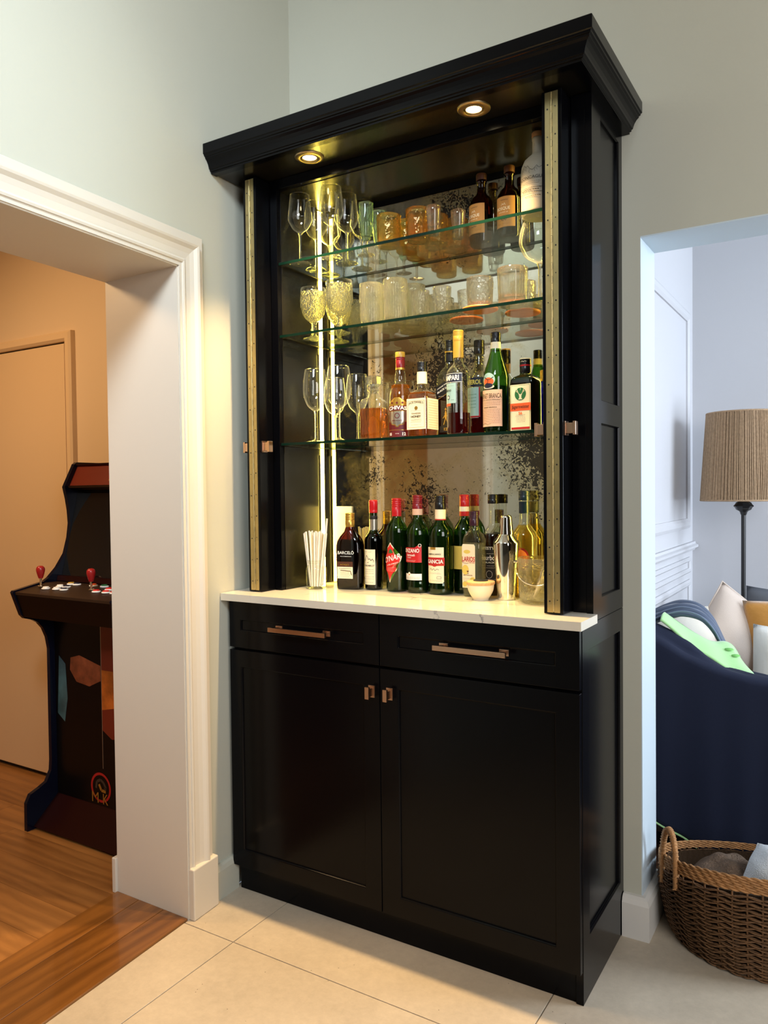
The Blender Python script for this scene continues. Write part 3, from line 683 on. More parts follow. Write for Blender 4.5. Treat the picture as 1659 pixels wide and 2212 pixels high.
# dark rum flask
t = bottle_flat('rum_bottle', [(.041, .024, 0), (.044, .028, .003), (.045, .029, .01), (.046, .030, .10), (.0455, .030, .150), (.042, .028, .166), (.033, .024, .182), (.022, .019, .198), (.0165, .0165, .212), (.0155, .0155, .235)], 'brown', 'lrum', .17, .262, .0145, ('gold', .048), e=4.5, face=10)
mp = plane(.0304, 10)
label(t, mp, lambda b: (strips(b, mp, [(.038, -.036, .022), (.046, -.036, .022), (.078, -.036, .022)], 0, .0004), rect(b, mp, -.036, .022, .078, .096, 1)), [M['cream'], M['lbrown']],
      [('BARCELÓ', -.003, .128, .060, .013, 'lwhite'), ('RON DOMINICANO', -.003, .114, .042, .0026, 'lwhite'), ('AÑEJO', -.008, .086, .034, .008, 'gold')],
      lambda q, tm: (tm.append('capyel'), stroke(q, mp, [(-.03, .072), (.016, .072)], .001, 3), stroke(q, mp, [(-.024, .066), (.014, .064), (.018, .05)], .0022, 3), lines(q, tm, mp, -.026, .012, (.060, .055, .050, .044), 'lbrown', .0007, 3)))
q = MB(); V, F = text2('BARCELÓ', .030, .006, .012); mpc = cyl(.0172, -20); q.add([mpc(p[1], .2385 + p[0], .0002) for p in V], F); q.build('cap_lettering', M['lbrown'], t, world=False, recalc=False)
place(t, .262, -.158, Z0, 'dark brown rum flask with gold cap standing beside the straws')
# slim red-capsuled wine bottle
t = thing('wine_bottle', 'bottle'); p = bprof(.031, .165, .205, .0135, .285); p = [(r_, z_) for r_, z_ in p]
MB().lathe(p, n=40).build('glass', M['dgreen'], t, world=False); MB().lathe(inset(p, .002, .190), n=32).build('liquid', M['lblack'], t, world=False)
MB().lathe([(.0148, .262), (.0152, .266), (.0152, .268), (.0145, .269), (.0152, .271), (.0145, .273), (.0152, .275), (.0152, .300), (.014, .306), (.0001, .3065)], n=28).build('stopper', M['capred'], t, world=False)
MB().lathe([(.0142, .200), (.0142, .240)], n=28, cap=False).build('neck_collar', M['silver'], t, world=False); MB().lathe([(.0140, .2405), (.0146, .2415), (.0146, .251), (.014, .252)], n=28, cap=False).build('neck_band', M['dark'], t, world=False)
mp = cyl(.031, -8)
def rd(q, tm):
    tm.append('ink'); stroke(q, mp, [(-.020, .098), (-.016, .104), (-.013, .098), (-.009, .110), (-.005, .118), (.0, .112), (.003, .104), (.008, .107), (.012, .100), (.017, .106), (.022, .098)], .0016, tm.index('ink'))
    stroke(q, mp, [(-.02, .095), (.0, .093), (.022, .096)], .0012, tm.index('ink')); lines(q, tm, mp, -.022, .022, (.070, .063, .056, .045, .038, .026), 'ink', .0006, 8); lines(q, tm, mp, -.018, .014, (.130,), 'ink', .0006, 9)
label(t, mp, lambda b: rect(b, mp, -.0265, .0265, .018, .138), [M['cream']], [('CHATEAU MERLOT', 0, .083, .046, .0055, 'ink')], rd)
place(t, .340, -.130, Z0, 'slim dark wine bottle with red capsule and cream castle label')
# artichoke bitter, red diamond label
t = bottle_round('bitter_bottle', .0365, .196, .252, .0135, .312, 'green', 'lblack', .205, ('capred', .060), capr=.0165)
MB().lathe([(.0168, .2515), (.0165, .262)], n=28, cap=False).build('capsule_skirt', M['capred'], t, world=False)
mp = cyl(.0365, -6)
label(t, mp, lambda b: (strips(b, mp, [(.030, -.004, -.004), (.072, -.032, .021), (.105, -.036, .036), (.118, -.036, .040), (.148, -.014, .012), (.165, -.001, -.001)], 0, .0004, 16),
                        strips(b, mp, [(.036, -.004, -.004), (.072, -.029, .018), (.105, -.032, .0325), (.117, -.032, .036), (.146, -.013, .010), (.160, -.001, -.001)], 1, .0006, 16)), [M['cream'], M['lred3']],
      [('CYNAR', .002, .112, .066, .019, 'lwhite', .28, 0, .02), ('BITTER APERITIVO', .006, .093, .040, .004, 'lwhite', .28)],
      lambda q, tm: (tm.append('lgreen'), [stroke(q, mp, [(-.008 + .004 * i, .128), (-.003 + .002 * i, .140 + .003 * math.sin(i)), (.0 + .003 * i, .130)], .0024, tm.index('lgreen'), .0012) for i in range(4)], lines(q, tm, mp, -.016, .012, (.080, .075, .070), 'lwhite', .0006, 4)))
place(t, .433, -.130, Z0, 'green bottle with red cap and tilted red diamond label')
# red vermouth
def verm(name, face=-6):
    t = thing(name, 'bottle')
    p = [(.033, 0), (.037, .002), (.0385, .010), (.0385, .020), (.0370, .036), (.0365, .040), (.0385, .186)] + [(.0150 + .0235 * (.5 + .5 * math.cos(PI * (i / 10) ** 1.4)) ** .7, .186 + .060 * i / 10) for i in range(1, 11)] + [(.0142, .262)]
    MB().lathe(p, n=40).build('glass', M['green'], t, world=False); MB().lathe(inset(p, .002, .192), n=32).build('liquid', M['lblack'], t, world=False); return t
t = verm('vermouth_bottle'); screwcap(t, .0168, .265, .322, 'capwine', band=(.256, .276, 'pink'))
mp = cyl(.0388, -3)
label(t, mp, lambda b: (strips(b, mp, [(.101, -.034, .034), (.103, -.034, .034), (.145, -.034, .034), (.150, -.034, .034)], 0), strips(b, mp, [(.1495, .010, .034), (.160, .026, .034)], 0),
                        disc(b, mp, .028, .157, .0055, 2, .0007), disc(b, mp, .028, .157, .0042, 3, .0009), None), [M['lred2'], M['lwhite'], M['lwhite'], M['ink']],
      [('CINZANO', -.004, .140, .060, .013, 'lwhite', 0, 0, .02), ('Vermouth', -.004, .1255, .032, .008, 'lwhite'), ('ROSSO', -.008, .117, .014, .003, 'lwhite')],
      lambda q, tm: (lines(q, tm, mp, -.028, .014, (.108, .105), 'lwhite', .0006, 5), tm.append('skin_orange'), disc(q, mp, -.010, .061, .0025, tm.index('skin_orange')), lines(q, tm, mp, -.028, .028, (.053, .050, .047), 'ink', .0006, 6)))
q = MB(); rect(q, mp, -.034, .034, .043, .064); disc(q, mp, -.010, .064, .005, 0, .0004); tag(q.build('label', M['lwhite'], t, world=False, recalc=False), 'small white label near the foot')
place(t, .512, -.128, Z0, 'green vermouth bottle with wine-red cap and red and white label')
# americano
t = verm('aperitif_bottle'); t.scale = (1.07, 1.07, .99); screwcap(t, .0165, .278, .323, 'capblack'); MB().lathe([(.0168, .243), (.0166, .277)], n=28, cap=False).build('neck_label', M['cream'], t, world=False); MB().lathe([(.0169, .2425), (.0169, .246)], n=28, cap=False).build('neck_stripe', M['lred2'], t, world=False)
mp = cyl(.0388, -2)
label(t, mp, lambda b: (strips(b, mp, [(.038, -.025, .025), (.043, -.029, .029), (.155, -.029, .029)], 0), strips(b, mp, [(.092, -.004, .004), (.095, -.031, .031), (.122, -.031, .031)], 1, .0006), rect(b, mp, -.016, .004, .147, .155, 2, .0006)), [M['cream'], M['lred2'], M['gold']],
      [('GANCIA', 0, .109, .054, .013, 'lwhite', 0, 0, .03), ('AMERICANO', -.002, .1325, .044, .005, 'ink')],
      lambda q, tm: (tm.append('ink'), stroke(q, mp, [(-.018, .082), (-.012, .086), (-.008, .080), (-.002, .086), (.002, .079), (.008, .085), (.014, .082)], .0011, 1), lines(q, tm, mp, -.020, .020, (.072, .069), 'ink', .0005, 7), lines(q, tm, mp, -.024, .024, (.048, .045), 'ink', .0005, 2), stroke(q, mp, [(.008, .060), (.008, .053), (.020, .053), (.020, .060), (.008, .060)], .0008, 1)))
place(t, .598, -.129, Z0, 'widest green aperitif bottle with dark blue cap and cream and red label')
# vermouth behind the gin
t = verm('vermouth_bottle', 0); t.scale = (.95, .95, 1); screwcap(t, .0168, .283, .322, 'capred'); MB().lathe([(.017, .267), (.0168, .2825)], n=28, cap=False).build('neck_label', M['cream'], t, world=False); MB().lathe([(.0172, .252), (.0171, .2668)], n=28, cap=False).build('neck_stripe', M['lred2'], t, world=False)
mp = cyl(.0388, 0); label(t, mp, lambda b: rect(b, mp, -.03, .03, .08, .155), [M['lyel']], [])
place(t, .657, -.0735, Z0, 'green bottle with red and cream neck foil behind the gin bottle')
# gin, flat clear bottle
t = bottle_flat('gin_bottle', [(.029, .022, 0), (.0305, .0245, .003), (.0315, .025, .012), (.0315, .025, .175), (.0305, .0245, .182), (.026, .022, .194), (.018, .017, .207), (.0135, .0135, .220), (.013, .013, .240)], 'clear', None, 0, .270, .013, ('capplum', .046), e=6, face=-4)
MB().rlathe([(.0290, .0225, .006), (.0290, .0225, .168)], rot=math.radians(-4), e=6).build('liquid', THIN('liquid_gin', (.93, .95, .86), .3, body=(.5, .5, .36), bw=.25), t, world=False)
mp = plane(.0254, -4)
label(t, mp, lambda b: (strips(b, mp, [(.028, -.029, .017), (.160, -.030, .017), (.166, -.027, .013)], 0), disc(b, mp, -.012, .142, .012, 1, .0008, .5), disc(b, mp, -.018, .085, .012, 1, .0008, 1.3), disc(b, mp, .008, .052, .010, 1, .0008, 1.1), disc(b, mp, -.020, .040, .008, 1, .0008)), [M['cream'], M['lyel']],
      [('LARIOS', -.006, .119, .045, .016, 'lred2', 0, 0, .012), ('DRY GIN', .006, .108, .018, .004, 'lred2'), ('DE', -.008, .074, .006, .003, 'lburg'), ('MEDITERRANEA', -.008, .068, .032, .0035, 'lburg')],
      lambda q, tm: (tm.append('lburg'), stroke(q, mp, [(-.030, .112), (-.026, .107), (-.012, .105), (-.006, .107)], .001, tm.index('lburg')), stroke(q, mp, [(-.012, .082), (-.009, .079), (-.006, .082)], .003, tm.index('lburg')), lines(q, tm, mp, -.028, .010, (.058, .054, .049), 'lburg', .0006, 11)))
place(t, .7205, -.135, Z0, 'flat clear gin bottle with plum cap and yellow floral label')
# bourbon-style bottle, black label
t = thing('whiskey_bottle', 'bottle'); p = bprof(.0362, .172, .228, .0135, .298)
MB().lathe(p, n=40).build('glass', M['clear'], t, world=False); MB().lathe(inset(p, .0022, .196), n=32).build('liquid', M['lrum'], t, world=False); screwcap(t, .0172, .292, .322, 'capblack')
mp = cyl(.0366, 2)
label(t, mp, lambda b: rect(b, mp, -.044, .044, .046, .158), [M['lblackp']], [('LIFESTYLE', 0, .151, .062, .009, 'lwhite'), ('Bourbon', -.002, .121, .056, .016, 'lwhite'), ('BLACK', .002, .106, .030, .005, 'lwhite')],
      lambda q, tm: (lines(q, tm, mp, -.01, .034, (.134, .095, .089), 'lwhite', .0008, 12), stroke(q, mp, [(-.044, .1415), (.044, .1415)], .0008, 0), [stroke(q, mp, [(.010 * math.cos(a), .068 + .012 * math.sin(a)), (.010 * math.cos(a + .6), .068 + .012 * math.sin(a + .6))], .0007, 0) for a in [i * .6 for i in range(11)]], lines(q, tm, mp, -.02, .034, (.052,), 'lwhite', .0008, 13)))
place(t, .759, -.0725, Z0, 'round clear bottle of dark spirit with black label behind the steel shaker')
# reposado with dark blue cap
def gold_bottle(label_, x, y, cap='capblue'):
    t = thing('tequila_bottle', 'bottle'); p = bprof(.040, .180, .235, .0145, .305)
    MB().lathe(p, n=40).build('glass', M['clear'], t, world=False); MB().lathe(inset(p, .0025, .225), n=32).build('liquid', M['lgold'], t, world=False)
    MB().lathe([(.0160, .262), (.0160, .298)], n=28, cap=False).build('neck_label', M[cap], t, world=False); screwcap(t, .0172, .302, .333, cap)
    mp = cyl(.0403, 5); label(t, mp, lambda b: (disc(b, mp, .0, .120, .027, 0, .0004, 1.35), disc(b, mp, .0, .120, .022, 1, .0007, 1.35)), [M['capwine'], M['skin_orange']], [])
    place(t, x, y, Z0, label_); return t
gold_bottle('golden tequila bottle with dark blue cap behind the steel shaker', .866, -.078)
# lidded bowl
t = thing('sugar_bowl', 'bowl')
MB().lathe(smooth_prof([(.0235, 0), (.0245, .004), (.032, .016), (.0385, .030), (.0405, .043), (.0400, .047)]), n=40).build('bowl_body', M['ceramic'], t, world=False)
MB().lathe([(.0415, .0475), (.0435, .049), (.0435, .0555), (.0415, .058), (.0225, .0585)], n=40, cap=True).build('wooden_lid', M['lidwood'], t, world=False)
MB().lathe([(.0225, .0586), (.0225, .0606), (.0215, .0612), (.0001, .0612)], n=32).build('slate_disc', M['dark'], t, world=False)
place(t, .772, -.201, Z0, 'small cream ceramic bowl with wooden lid')
# cocktail shaker
t = thing('cocktail_shaker', 'shaker')
MB().lathe(smooth_prof([(.0245, 0), (.0265, .002), (.029, .02), (.034, .08), (.0385, .140), (.0395, .165), (.0395, .168)], 5), n=48).build('body', M['chrome'], t, world=False)
MB().lathe([(.0402, .168), (.0402, .174), (.039, .1765), (.034, .184), (.0235, .1975), (.0225, .199), (.0220, .200)], n=48, cap=False).build('strainer_shoulder', M['chrome'], t, world=False)
MB().lathe([(.0225, .2005), (.0222, .203), (.0180, .250), (.0165, .2565), (.013, .259), (.0001, .2595)], n=48).build('cap', M['chrome'], t, world=False)
place(t, .838, -.157, Z0, 'polished steel cocktail shaker')
# ice bucket with handle and tongs
t = thing('ice_bucket', 'bucket')
def ib(a, z): return 1 + .012 * math.cos(18 * a) * (1 if z < .085 else .15)
MB().lathe([(.045, 0), (.054, .004), (.0565, .012), (.058, .03), (.060, .085), (.0625, .126), (.0632, .130), (.0615, .131), (.0585, .086), (.055, .02), (.050, .012), (.0001, .010)], n=108, mod=ib).build('glass', M['diamond'], t, world=False)
hp = [(.0665 * math.cos(a), .0665 * math.sin(a), .118 - .060 * math.sin(u)) for a, u in [(PI + PI * i / 24, PI * i / 24) for i in range(25)]]
b = MB(); b.tube(hp, .0018, 8)
for sx in (-1, 1): b.tube([(sx * .0625, 0, .118), (sx * .0725, 0, .118)], .004, 10)
b.build('handle', M['chrome'], t, world=False)
t.scale = (1.1, 1.1, 1.03); place(t, .957, -.182, Z0, 'cut glass ice bucket with steel swing handle beside the shaker', math.radians(10))
t = thing('ice_tongs', 'tongs')
b = MB(); b.tube([(.0, -.004, .016), (.018, -.01, .07), (.034, -.008, .125)], [.0045, .004, .003], 8); b.build('arm', M['chrome'], t, world=False)
b = MB(); b.tube([(.0, .008, .016), (.018, .01, .07), (.034, -.006, .125)], [.0045, .004, .003], 8); b.build('arm', M['chrome'], t, world=False)
place(t, .940, -.182, Z0, 'dark steel tongs leaning inside the ice bucket')
# jar of straws
t = thing('straw_jar', 'jar')
MB().lathe(smooth_prof([(.030, 0), (.0335, .003), (.035, .012), (.0355, .06), (.0345, .072), (.0285, .082), (.0275, .088), (.0295, .094), (.0295, .100)], 4), n=40, cap=False).build('glass', M['clear'], t, world=False)
MB().lathe([(.0001, .0015), (.033, .0015), (.034, .006), (.0001, .007)], n=32).build('glass_base', M['solid'], t, world=False)
b = MB(); [b.lathe([(.0293, z - .0012), (.0306, z), (.0293, z + .0012)], n=32, cap=False) for z in (.090, .097)]; b.build('thread_ring', M['clear'], t, world=False)
JX, JY = .150, -.205
place(t, JX, JY, Z0, 'small glass jar holding white paper straws')
rnd = random.Random(5); spots_ = [(0, 0)] + [(.0105, k * PI / 3) for k in range(6)] + [(.0205, k * PI / 7 + .1) for k in range(14)]
for k, (rr, a) in enumerate(spots_):
    bx, by = rr * math.cos(a), rr * math.sin(a); tall = (k == 8)
    z1 = Z0 + (.243 if tall else .196 + rnd.uniform(-.006, .008)); sp_ = 1.62 if rr > .015 else 1.5
    tx, ty = JX + bx * sp_ * 1.3 + rnd.uniform(-.003, .003), JY + by * sp_ * .8 + rnd.uniform(-.003, .003)
    if tall: tx, ty = JX + .040, JY + .012
    b = MB(); A = Vector((JX + bx, JY + by, Z0 + .009)); B = Vector((tx, ty, z1)); ax = (B - A).normalized()
    b.tube([A, B], .0033, 9)
    o = b.build('straw', M['straw'], recalc=False)
    tag(o, 'single tall white straw standing above all others in the jar' if tall else 'white paper straw in the glass jar', 'straw', 'paper straws in the jar')

# --- lowest glass shelf: stemware, decanter, liqueurs
Z3 = SZ[2] + .0003
def stemglass(name, cat_group, foot_r, stem_h, bowl, stem_r=.0038, mat='stem'):
    """foot and stem in solid glass, bowl as a thin wall; bowl = (r, z) above the stem top"""
    t = thing(name, 'glass', cat_group)
    p = [(foot_r * .9, 0), (foot_r, .0010), (foot_r * .97, .0022), (foot_r * .5, .0045), (foot_r * .2, .009), (stem_r, .020), (stem_r * .92, stem_h * .6), (stem_r, stem_h - .012), (stem_r * 2.0, stem_h - .002), (.0001, stem_h + .001)]
    MB().lathe(p, n=36).build('foot_and_stem', M['solid'], t, world=False)
    B = smooth_prof([(stem_r * 1.6, stem_h - .002)] + [(r, stem_h + z) for r, z in bowl], 5)
    b = MB(); b.lathe(B, n=40, cap=False)
    rr, zz = B[-1]; b.lathe([(rr - .0006, zz - .0004), (rr + .0004, zz), (rr + .0002, zz + .0008), (rr - .0008, zz + .0006), (rr - .0006, zz - .0004)], n=40, cap=False, mi=1)
    b.build('glass_bowl', [M[mat], M['solid']], t, world=False); return t
red = [(.014, .004), (.028, .018), (.0385, .045), (.041, .068), (.0395, .098), (.0355, .128), (.0335, .138)]
g0 = stemglass('wine_glass', 'large wine glasses on the lowest shelf', .036, .108, red)
lab = ['large wine glass nearest the cabinet corner on the lowest shelf', 'tallest large wine glass in the front row beside the first', 'smaller-looking wine glass standing behind the first large wine glass', 'large wine glass standing next to the square decanter']
for i, (x, y, s_) in enumerate(((.183, -.243, 1.0), (.288, -.252, 1.0), (.190, -.135, .93), (.300, -.160, .93))):
    o = g0 if i == 0 else copy_tree(g0); place(o, x, y, Z3, lab[i]); o.scale = (s_, s_, s_)
# square decanter
t = thing('decanter', 'decanter')
rt = math.radians(14)
MB().rlathe([(.036, .036, 0), (.039, .039, .004), (.040, .040, .09), (.0395, .0395, .118), (.034, .034, .128), (.022, .022, .138), (.015, .015, .150), (.0145, .0145, .156), (.0195, .0195, .160), (.0195, .0195, .163), (.014, .014, .165)], rot=rt, e=9, n=48).build('glass', M['clear'], t, world=False)
b = MB(); b.rlathe([(.036, .036, .006), (.0378, .0378, .012), (.0382, .0382, .100)], rot=rt, e=9, n=48); b.build('whisky', M['lamber'], t, world=False)
b = MB(); mps = [plane(.0403, 14 + q) for q in (0, 90)]
for m_ in mps:
    for q in range(-4, 5):
        stroke(b, m_, [(q * .0085, .008), (q * .0085 + (.016 if q < 1 else .0), .060)], .0012, 0, .0005); stroke(b, m_, [(q * .0085, .008), (q * .0085 - (.016 if q > -1 else .0), .060)], .0012, 0, .0005)
        stroke(b, m_, [(q * .008, .064), (q * .0095, .100)], .0014, 0, .0005)
tag(b.build('cut_pattern', M['diamond'], t, world=False, recalc=False), kind='stuff')
MB().lathe([(.011, .150), (.012, .166), (.014, .172), (.020, .176), (.0255, .180), (.0268, .186), (.0268, .200), (.0235, .207), (.0001, .2075)], n=8, smooth=False).build('stopper', M['solid'], t, world=False)
place(t, .408, -.225, Z3, 'square cut-glass decanter with faceted stopper half full of amber whisky')
# blended scotch, shield label
t = bottle_round('whisky_bottle', .0365, .135, .200, .0125, .278, 'clear', 'lamber', .172, ('capwine', .050),
                 prof=[(.031, 0), (.035, .002), (.0365, .008), (.0372, .10), (.0365, .135), (.0325, .158), (.024, .172), (.0172, .180), (.0178, .192), (.0165, .208), (.0135, .222), (.0128, .240)], capr=.0150)
MB().lathe([(.0155, .262), (.0157, .264), (.0157, .277), (.0150, .2785), (.0001, .2787)], n=28).build('stopper', M['capyel'], t, world=False)
MB().lathe([(.0152, .2215), (.0150, .228)], n=28, cap=False).build('neck_ring', M['gold'], t, world=False)
mp = cyl(.0378, 12)
label(t, mp, lambda b: (rect(b, mp, -.060, .060, .004, .052, 0), rect(b, mp, -.060, .060, .026, .0275, 1, .0006),
      strips(b, mp, [(.036, -.003, .003), (.044, -.022, .022), (.056, -.034, .034), (.085, -.037, .037), (.110, -.036, .036), (.120, -.024, .024), (.130, -.008, .008)], 1, .0006, 16),
      strips(b, mp, [(.0385, -.001, .001), (.046, -.020, .020), (.057, -.0325, .0325), (.086, -.0355, .0355)], 2, .0008, 16), strips(b, mp, [(.088, -.045, .045), (.104, -.044, .044)], 0, .0009, 16)), [M['lburg'], M['gold'], M['silver']],
      [('CHIVAS', 0, .0945, .062, .012, 'lwhite', 0, .003, .03), ('REGAL', 0, .0565, .034, .004, 'lburg'), ('XII', -.026, .014, .012, .009, 'lwhite', 0, 0, .03), ('12', .022, .014, .012, .010, 'lwhite', 0, 0, .04), ('AGED YEARS', 0, .015, .012, .002, 'lwhite')],
      lambda q, tm: (stroke(q, mp, [(-.013, .058), (.013, .086)], .0018, 1, .0012), stroke(q, mp, [(.013, .058), (-.013, .086)], .0018, 1, .0012), [stroke(q, mp, [(.008 * math.cos(a), .072 + .008 * math.sin(a)), (.008 * math.cos(a + .7), .072 + .008 * math.sin(a + .7))], .0022, 1, .0014) for a in [i * .7 for i in range(9)]], lines(q, tm, mp, -.02, .02, (.050, .047), 'ink', .0005, 3), [disc(q, mp, dx, .113, .0035, 1, .0012) for dx in (-.018, 0, .018)]))
place(t, .497, -.205, Z3, 'rounded amber whisky bottle with shield label and yellow stopper')
# honey whiskey, square
t = bottle_flat('whiskey_bottle', [(.034, .034, 0), (.0365, .0365, .003), (.037, .037, .01), (.0372, .0372, .118), (.035, .035, .132), (.028, .028, .142), (.0175, .0175, .150), (.0150, .0150, .158), (.0150, .0150, .180), (.0135, .0135, .200)], 'clear', 'lamber', .140, .238, .0135, ('capblack', .032), e=7, face=-2)
MB().lathe([(.0162, .168), (.0160, .2055)], n=28, cap=False).build('neck_label', M['cream'], t, world=False)
mp = plane(.0376, -2); mp2 = plane(.0376, 88)
label(t, mp, lambda b: (rect(b, mp, -.0345, .0345, .024, .120), rect(b, mp2, -.0345, .0345, .024, .120), stroke(b, mp, [(-.030, .030), (-.030, .112), (.030, .112), (.030, .030), (-.030, .030)], .0009, 1, .0008)), [M['cream'], M['gold']],
      [("JACK DANIEL'S", 0, .1035, .054, .0085, 'ink', 0, .004, .02), ('TENNESSEE', 0, .073, .034, .005, 'ink'), ('HONEY', 0, .0635, .036, .0075, 'ink', 0, 0, .03)],
      lambda q, tm: (lines(q, tm, mp, -.02, .02, (.082, .054, .050, .046, .038), 'ink', .0006, 3), lines(q, tm, mp2, -.03, .03, [.03 + .0075 * i for i in range(12)], 'gold', .0012, 5), disc(q, mp, 0, .090, .006, tm.index('gold'), .0008)))
place(t, .583, -.217, Z3, 'square honey whiskey bottle with cream label and black cap')
# black square scotch with slanted label
t = bottle_flat('scotch_bottle', [(.031, .031, 0), (.0335, .0335, .004), (.034, .034, .012), (.034, .034, .178), (.0325, .0325, .192), (.024, .024, .212), (.0165, .0165, .226), (.014, .014, .238), (.0135, .0135, .265)], 'clear', 'lrum', .150, .310, .0135, ('capblack', .046), e=7, face=-4)
MB().lathe([(.0160, .242), (.0158, .2635)], n=28, cap=False).build('capsule', M['capblack'], t, world=False); MB().lathe([(.0163, .270), (.0163, .274)], n=28, cap=False).build('gold_ring', M['gold'], t, world=False)
mp = plane(.0344, -4)
label(t, mp, lambda b: (b.add([mp(-.032, .118, .0005), mp(.032, .150, .0005), mp(.032, .192, .0005), mp(-.032, .160, .0005)], [(0, 1, 2, 3)], 0), b.add([mp(-.032, .1165, .0005), mp(-.032, .118, .0005), mp(.032, .150, .0005), mp(.032, .1485, .0005)], [(0, 3, 2, 1)], 1), rect(b, mp, -.020, .020, .016, .036, 0)), [M['lblackp'], M['gold']],
      [('JOHNNIE WALKER', -.004, .163, .046, .0055, 'lwhite', .5), ('BLACK LABEL', 0, .154, .052, .0065, 'lwhite', .5, 0, .02), ('12', .004, .026, .013, .009, 'gold', 0, 0, .03)],
      lambda q, tm: (lines(q, tm, mp, -.026, .0, (.130,), 'lwhite', .0007, 2), [stroke(q, mp, pp, wd, tm.index('gold')) for pp, wd in (([(.004, .078), (.004, .060)], .007), ([(.004, .062), (-.004, .040)], .0022), ([(.005, .062), (.012, .042)], .0022), ([(.004, .074), (-.006, .060)], .002), ([(.004, .074), (.012, .064)], .002), ([(.004, .084), (.004, .078)], .004), ([(.0, .088), (.008, .088)], .0018), ([(.004, .092), (.004, .086)], .004))]))
place(t, .645, -.144, Z3, 'square black-labelled scotch bottle behind the red bitter bottle')
# red bitter
t = bottle_round('bitter_bottle', .0362, .185, .222, .0145, .320, 'clear', 'lred', .068, ('capyel', .034), capr=.0162)
MB().lathe([(.0158, .236), (.0160, .286)], n=28, cap=False).build('capsule', M['capyel'], t, world=False)
mp = cyl(.0366, -12)
label(t, mp, lambda b: (rect(b, mp, -.042, .034, .158, .187, 0, .0006), rect(b, mp, -.042, .034, .1845, .1858, 3, .0008), rect(b, mp, -.042, .034, .1588, .1600, 3, .0008), rect(b, mp, -.040, .016, .096, .157, 1), rect(b, mp, -.040, -.002, .088, .096, 2)), [M['lnavy'], M['lteal'], M['lorange'], M['lwhite']],
      [('CAMPARI', -.006, .1725, .062, .0165, 'lwhite', 0, 0, .03), ('Milano', -.014, .136, .030, .009, 'ink')],
      lambda q, tm: (lines(q, tm, mp, -.03, .010, (.148,), 'ink', .0005, 3), disc(q, mp, -.012, .114, .0065, tm.index('ink'), .0008), disc(q, mp, -.012, .114, .0042, 0, .0010), lines(q, tm, mp, -.036, -.028, (.105,), 'ink', .001, 3), lines(q, tm, mp, .0, .012, (.106,), 'ink', .001, 3)))
place(t, .713, -.222, Z3, 'tall clear bitter bottle with gold cap, navy band and little red liquid')
# orange aperitif behind it
t = bottle_round('aperitif_bottle', .0365, .175, .225, .0135, .300, 'clear', 'lred', .120, ('capblack', .044), capr=.0165)
mp = cyl(.0369, -4)
label(t, mp, lambda b: (rect(b, mp, -.045, .034, .152, .180, 0), rect(b, mp, -.034, .016, .062, .150, 1), rect(b, mp, .016, .020, .062, .150, 2), rect(b, mp, -.034, .020, .058, .062, 2)), [M['lnavy'], M['lteal'], M['lred2']],
      [('APEROL', -.002, .166, .054, .015, 'lyel', 0, 0, .03)], lambda q, tm: (lines(q, tm, mp, -.026, .010, (.128, .118, .108, .098, .088), 'lgreen' if tm.append('lgreen') else 'lgreen', .0012, 3), lines(q, tm, mp, -.03, .015, (.056,), 'lwhite', .001, 4)))
place(t, .745, -.140, Z3, 'clear bottle with black cap and yellow lettering behind the red bitter bottle')
# fernet
t = bottle_round('fernet_bottle', .0385, .172, .262, .0140, .302, 'green', 'lblack', .14, ('capblack', .034), capr=.0150,
                 prof=[(.033, 0), (.0365, .002), (.0385, .008), (.0387, .165), (.036, .180), (.030, .200), (.022, .225), (.0165, .245), (.0145, .262), (.0145, .268)])
MB().lathe([(.0158, .248), (.0150, .272)], n=28, cap=False).build('neck_label', M['cream'], t, world=False)
mp = cyl(.0391, -6); mpe = cyl(.0366, -6)
label(t, mp, lambda b: (rect(b, mp, -.040, .038, .020, .128, 0), stroke(b, mp, [(-.038, .022), (-.038, .126), (.036, .126), (.036, .022), (-.038, .022)], .0008, 1, .0006), disc(b, mpe, -.004, .158, .020, 2, .0030), disc(b, mpe, -.004, .152, .0165, 3, .0035, .75), disc(b, mpe, -.004, .1405, .014, 4, .0042, .5), disc(b, mpe, -.004, .137, .018, 5, .0036, .35)), [M['pink'], M['lburg'], M['lteal'], M['lorange'], M['lnavy'], M['cream']],
      [('FERNET BRANCA', 0, .110, .070, .014, 'ink', 0, 0, .005), ('FRATELLI BRANCA DISTILLERIE', 0, .098, .062, .003, 'ink'), ('FERNET BRANCA', 0, .076, .044, .004, 'ink')],
      lambda q, tm: (lines(q, tm, mp, -.035, .033, (.092, .088, .083, .070, .065, .060, .055, .050, .045, .040, .035, .030), 'lburg', .0008, 6), stroke(q, mpe, [(-.016, .166), (-.006, .158), (.002, .158), (.012, .165)], .0022, 0, .0045), stroke(q, mpe, [(-.004, .158), (-.004, .150), (-.010, .146)], .0016, 0, .0045), stroke(q, mp, [(-.030, .0265), (-.018, .029), (-.006, .025), (.004, .028)], .0008, 0)))
place(t, .832, -.212, Z3, 'tall green sloping bottle with pink label and eagle roundel')
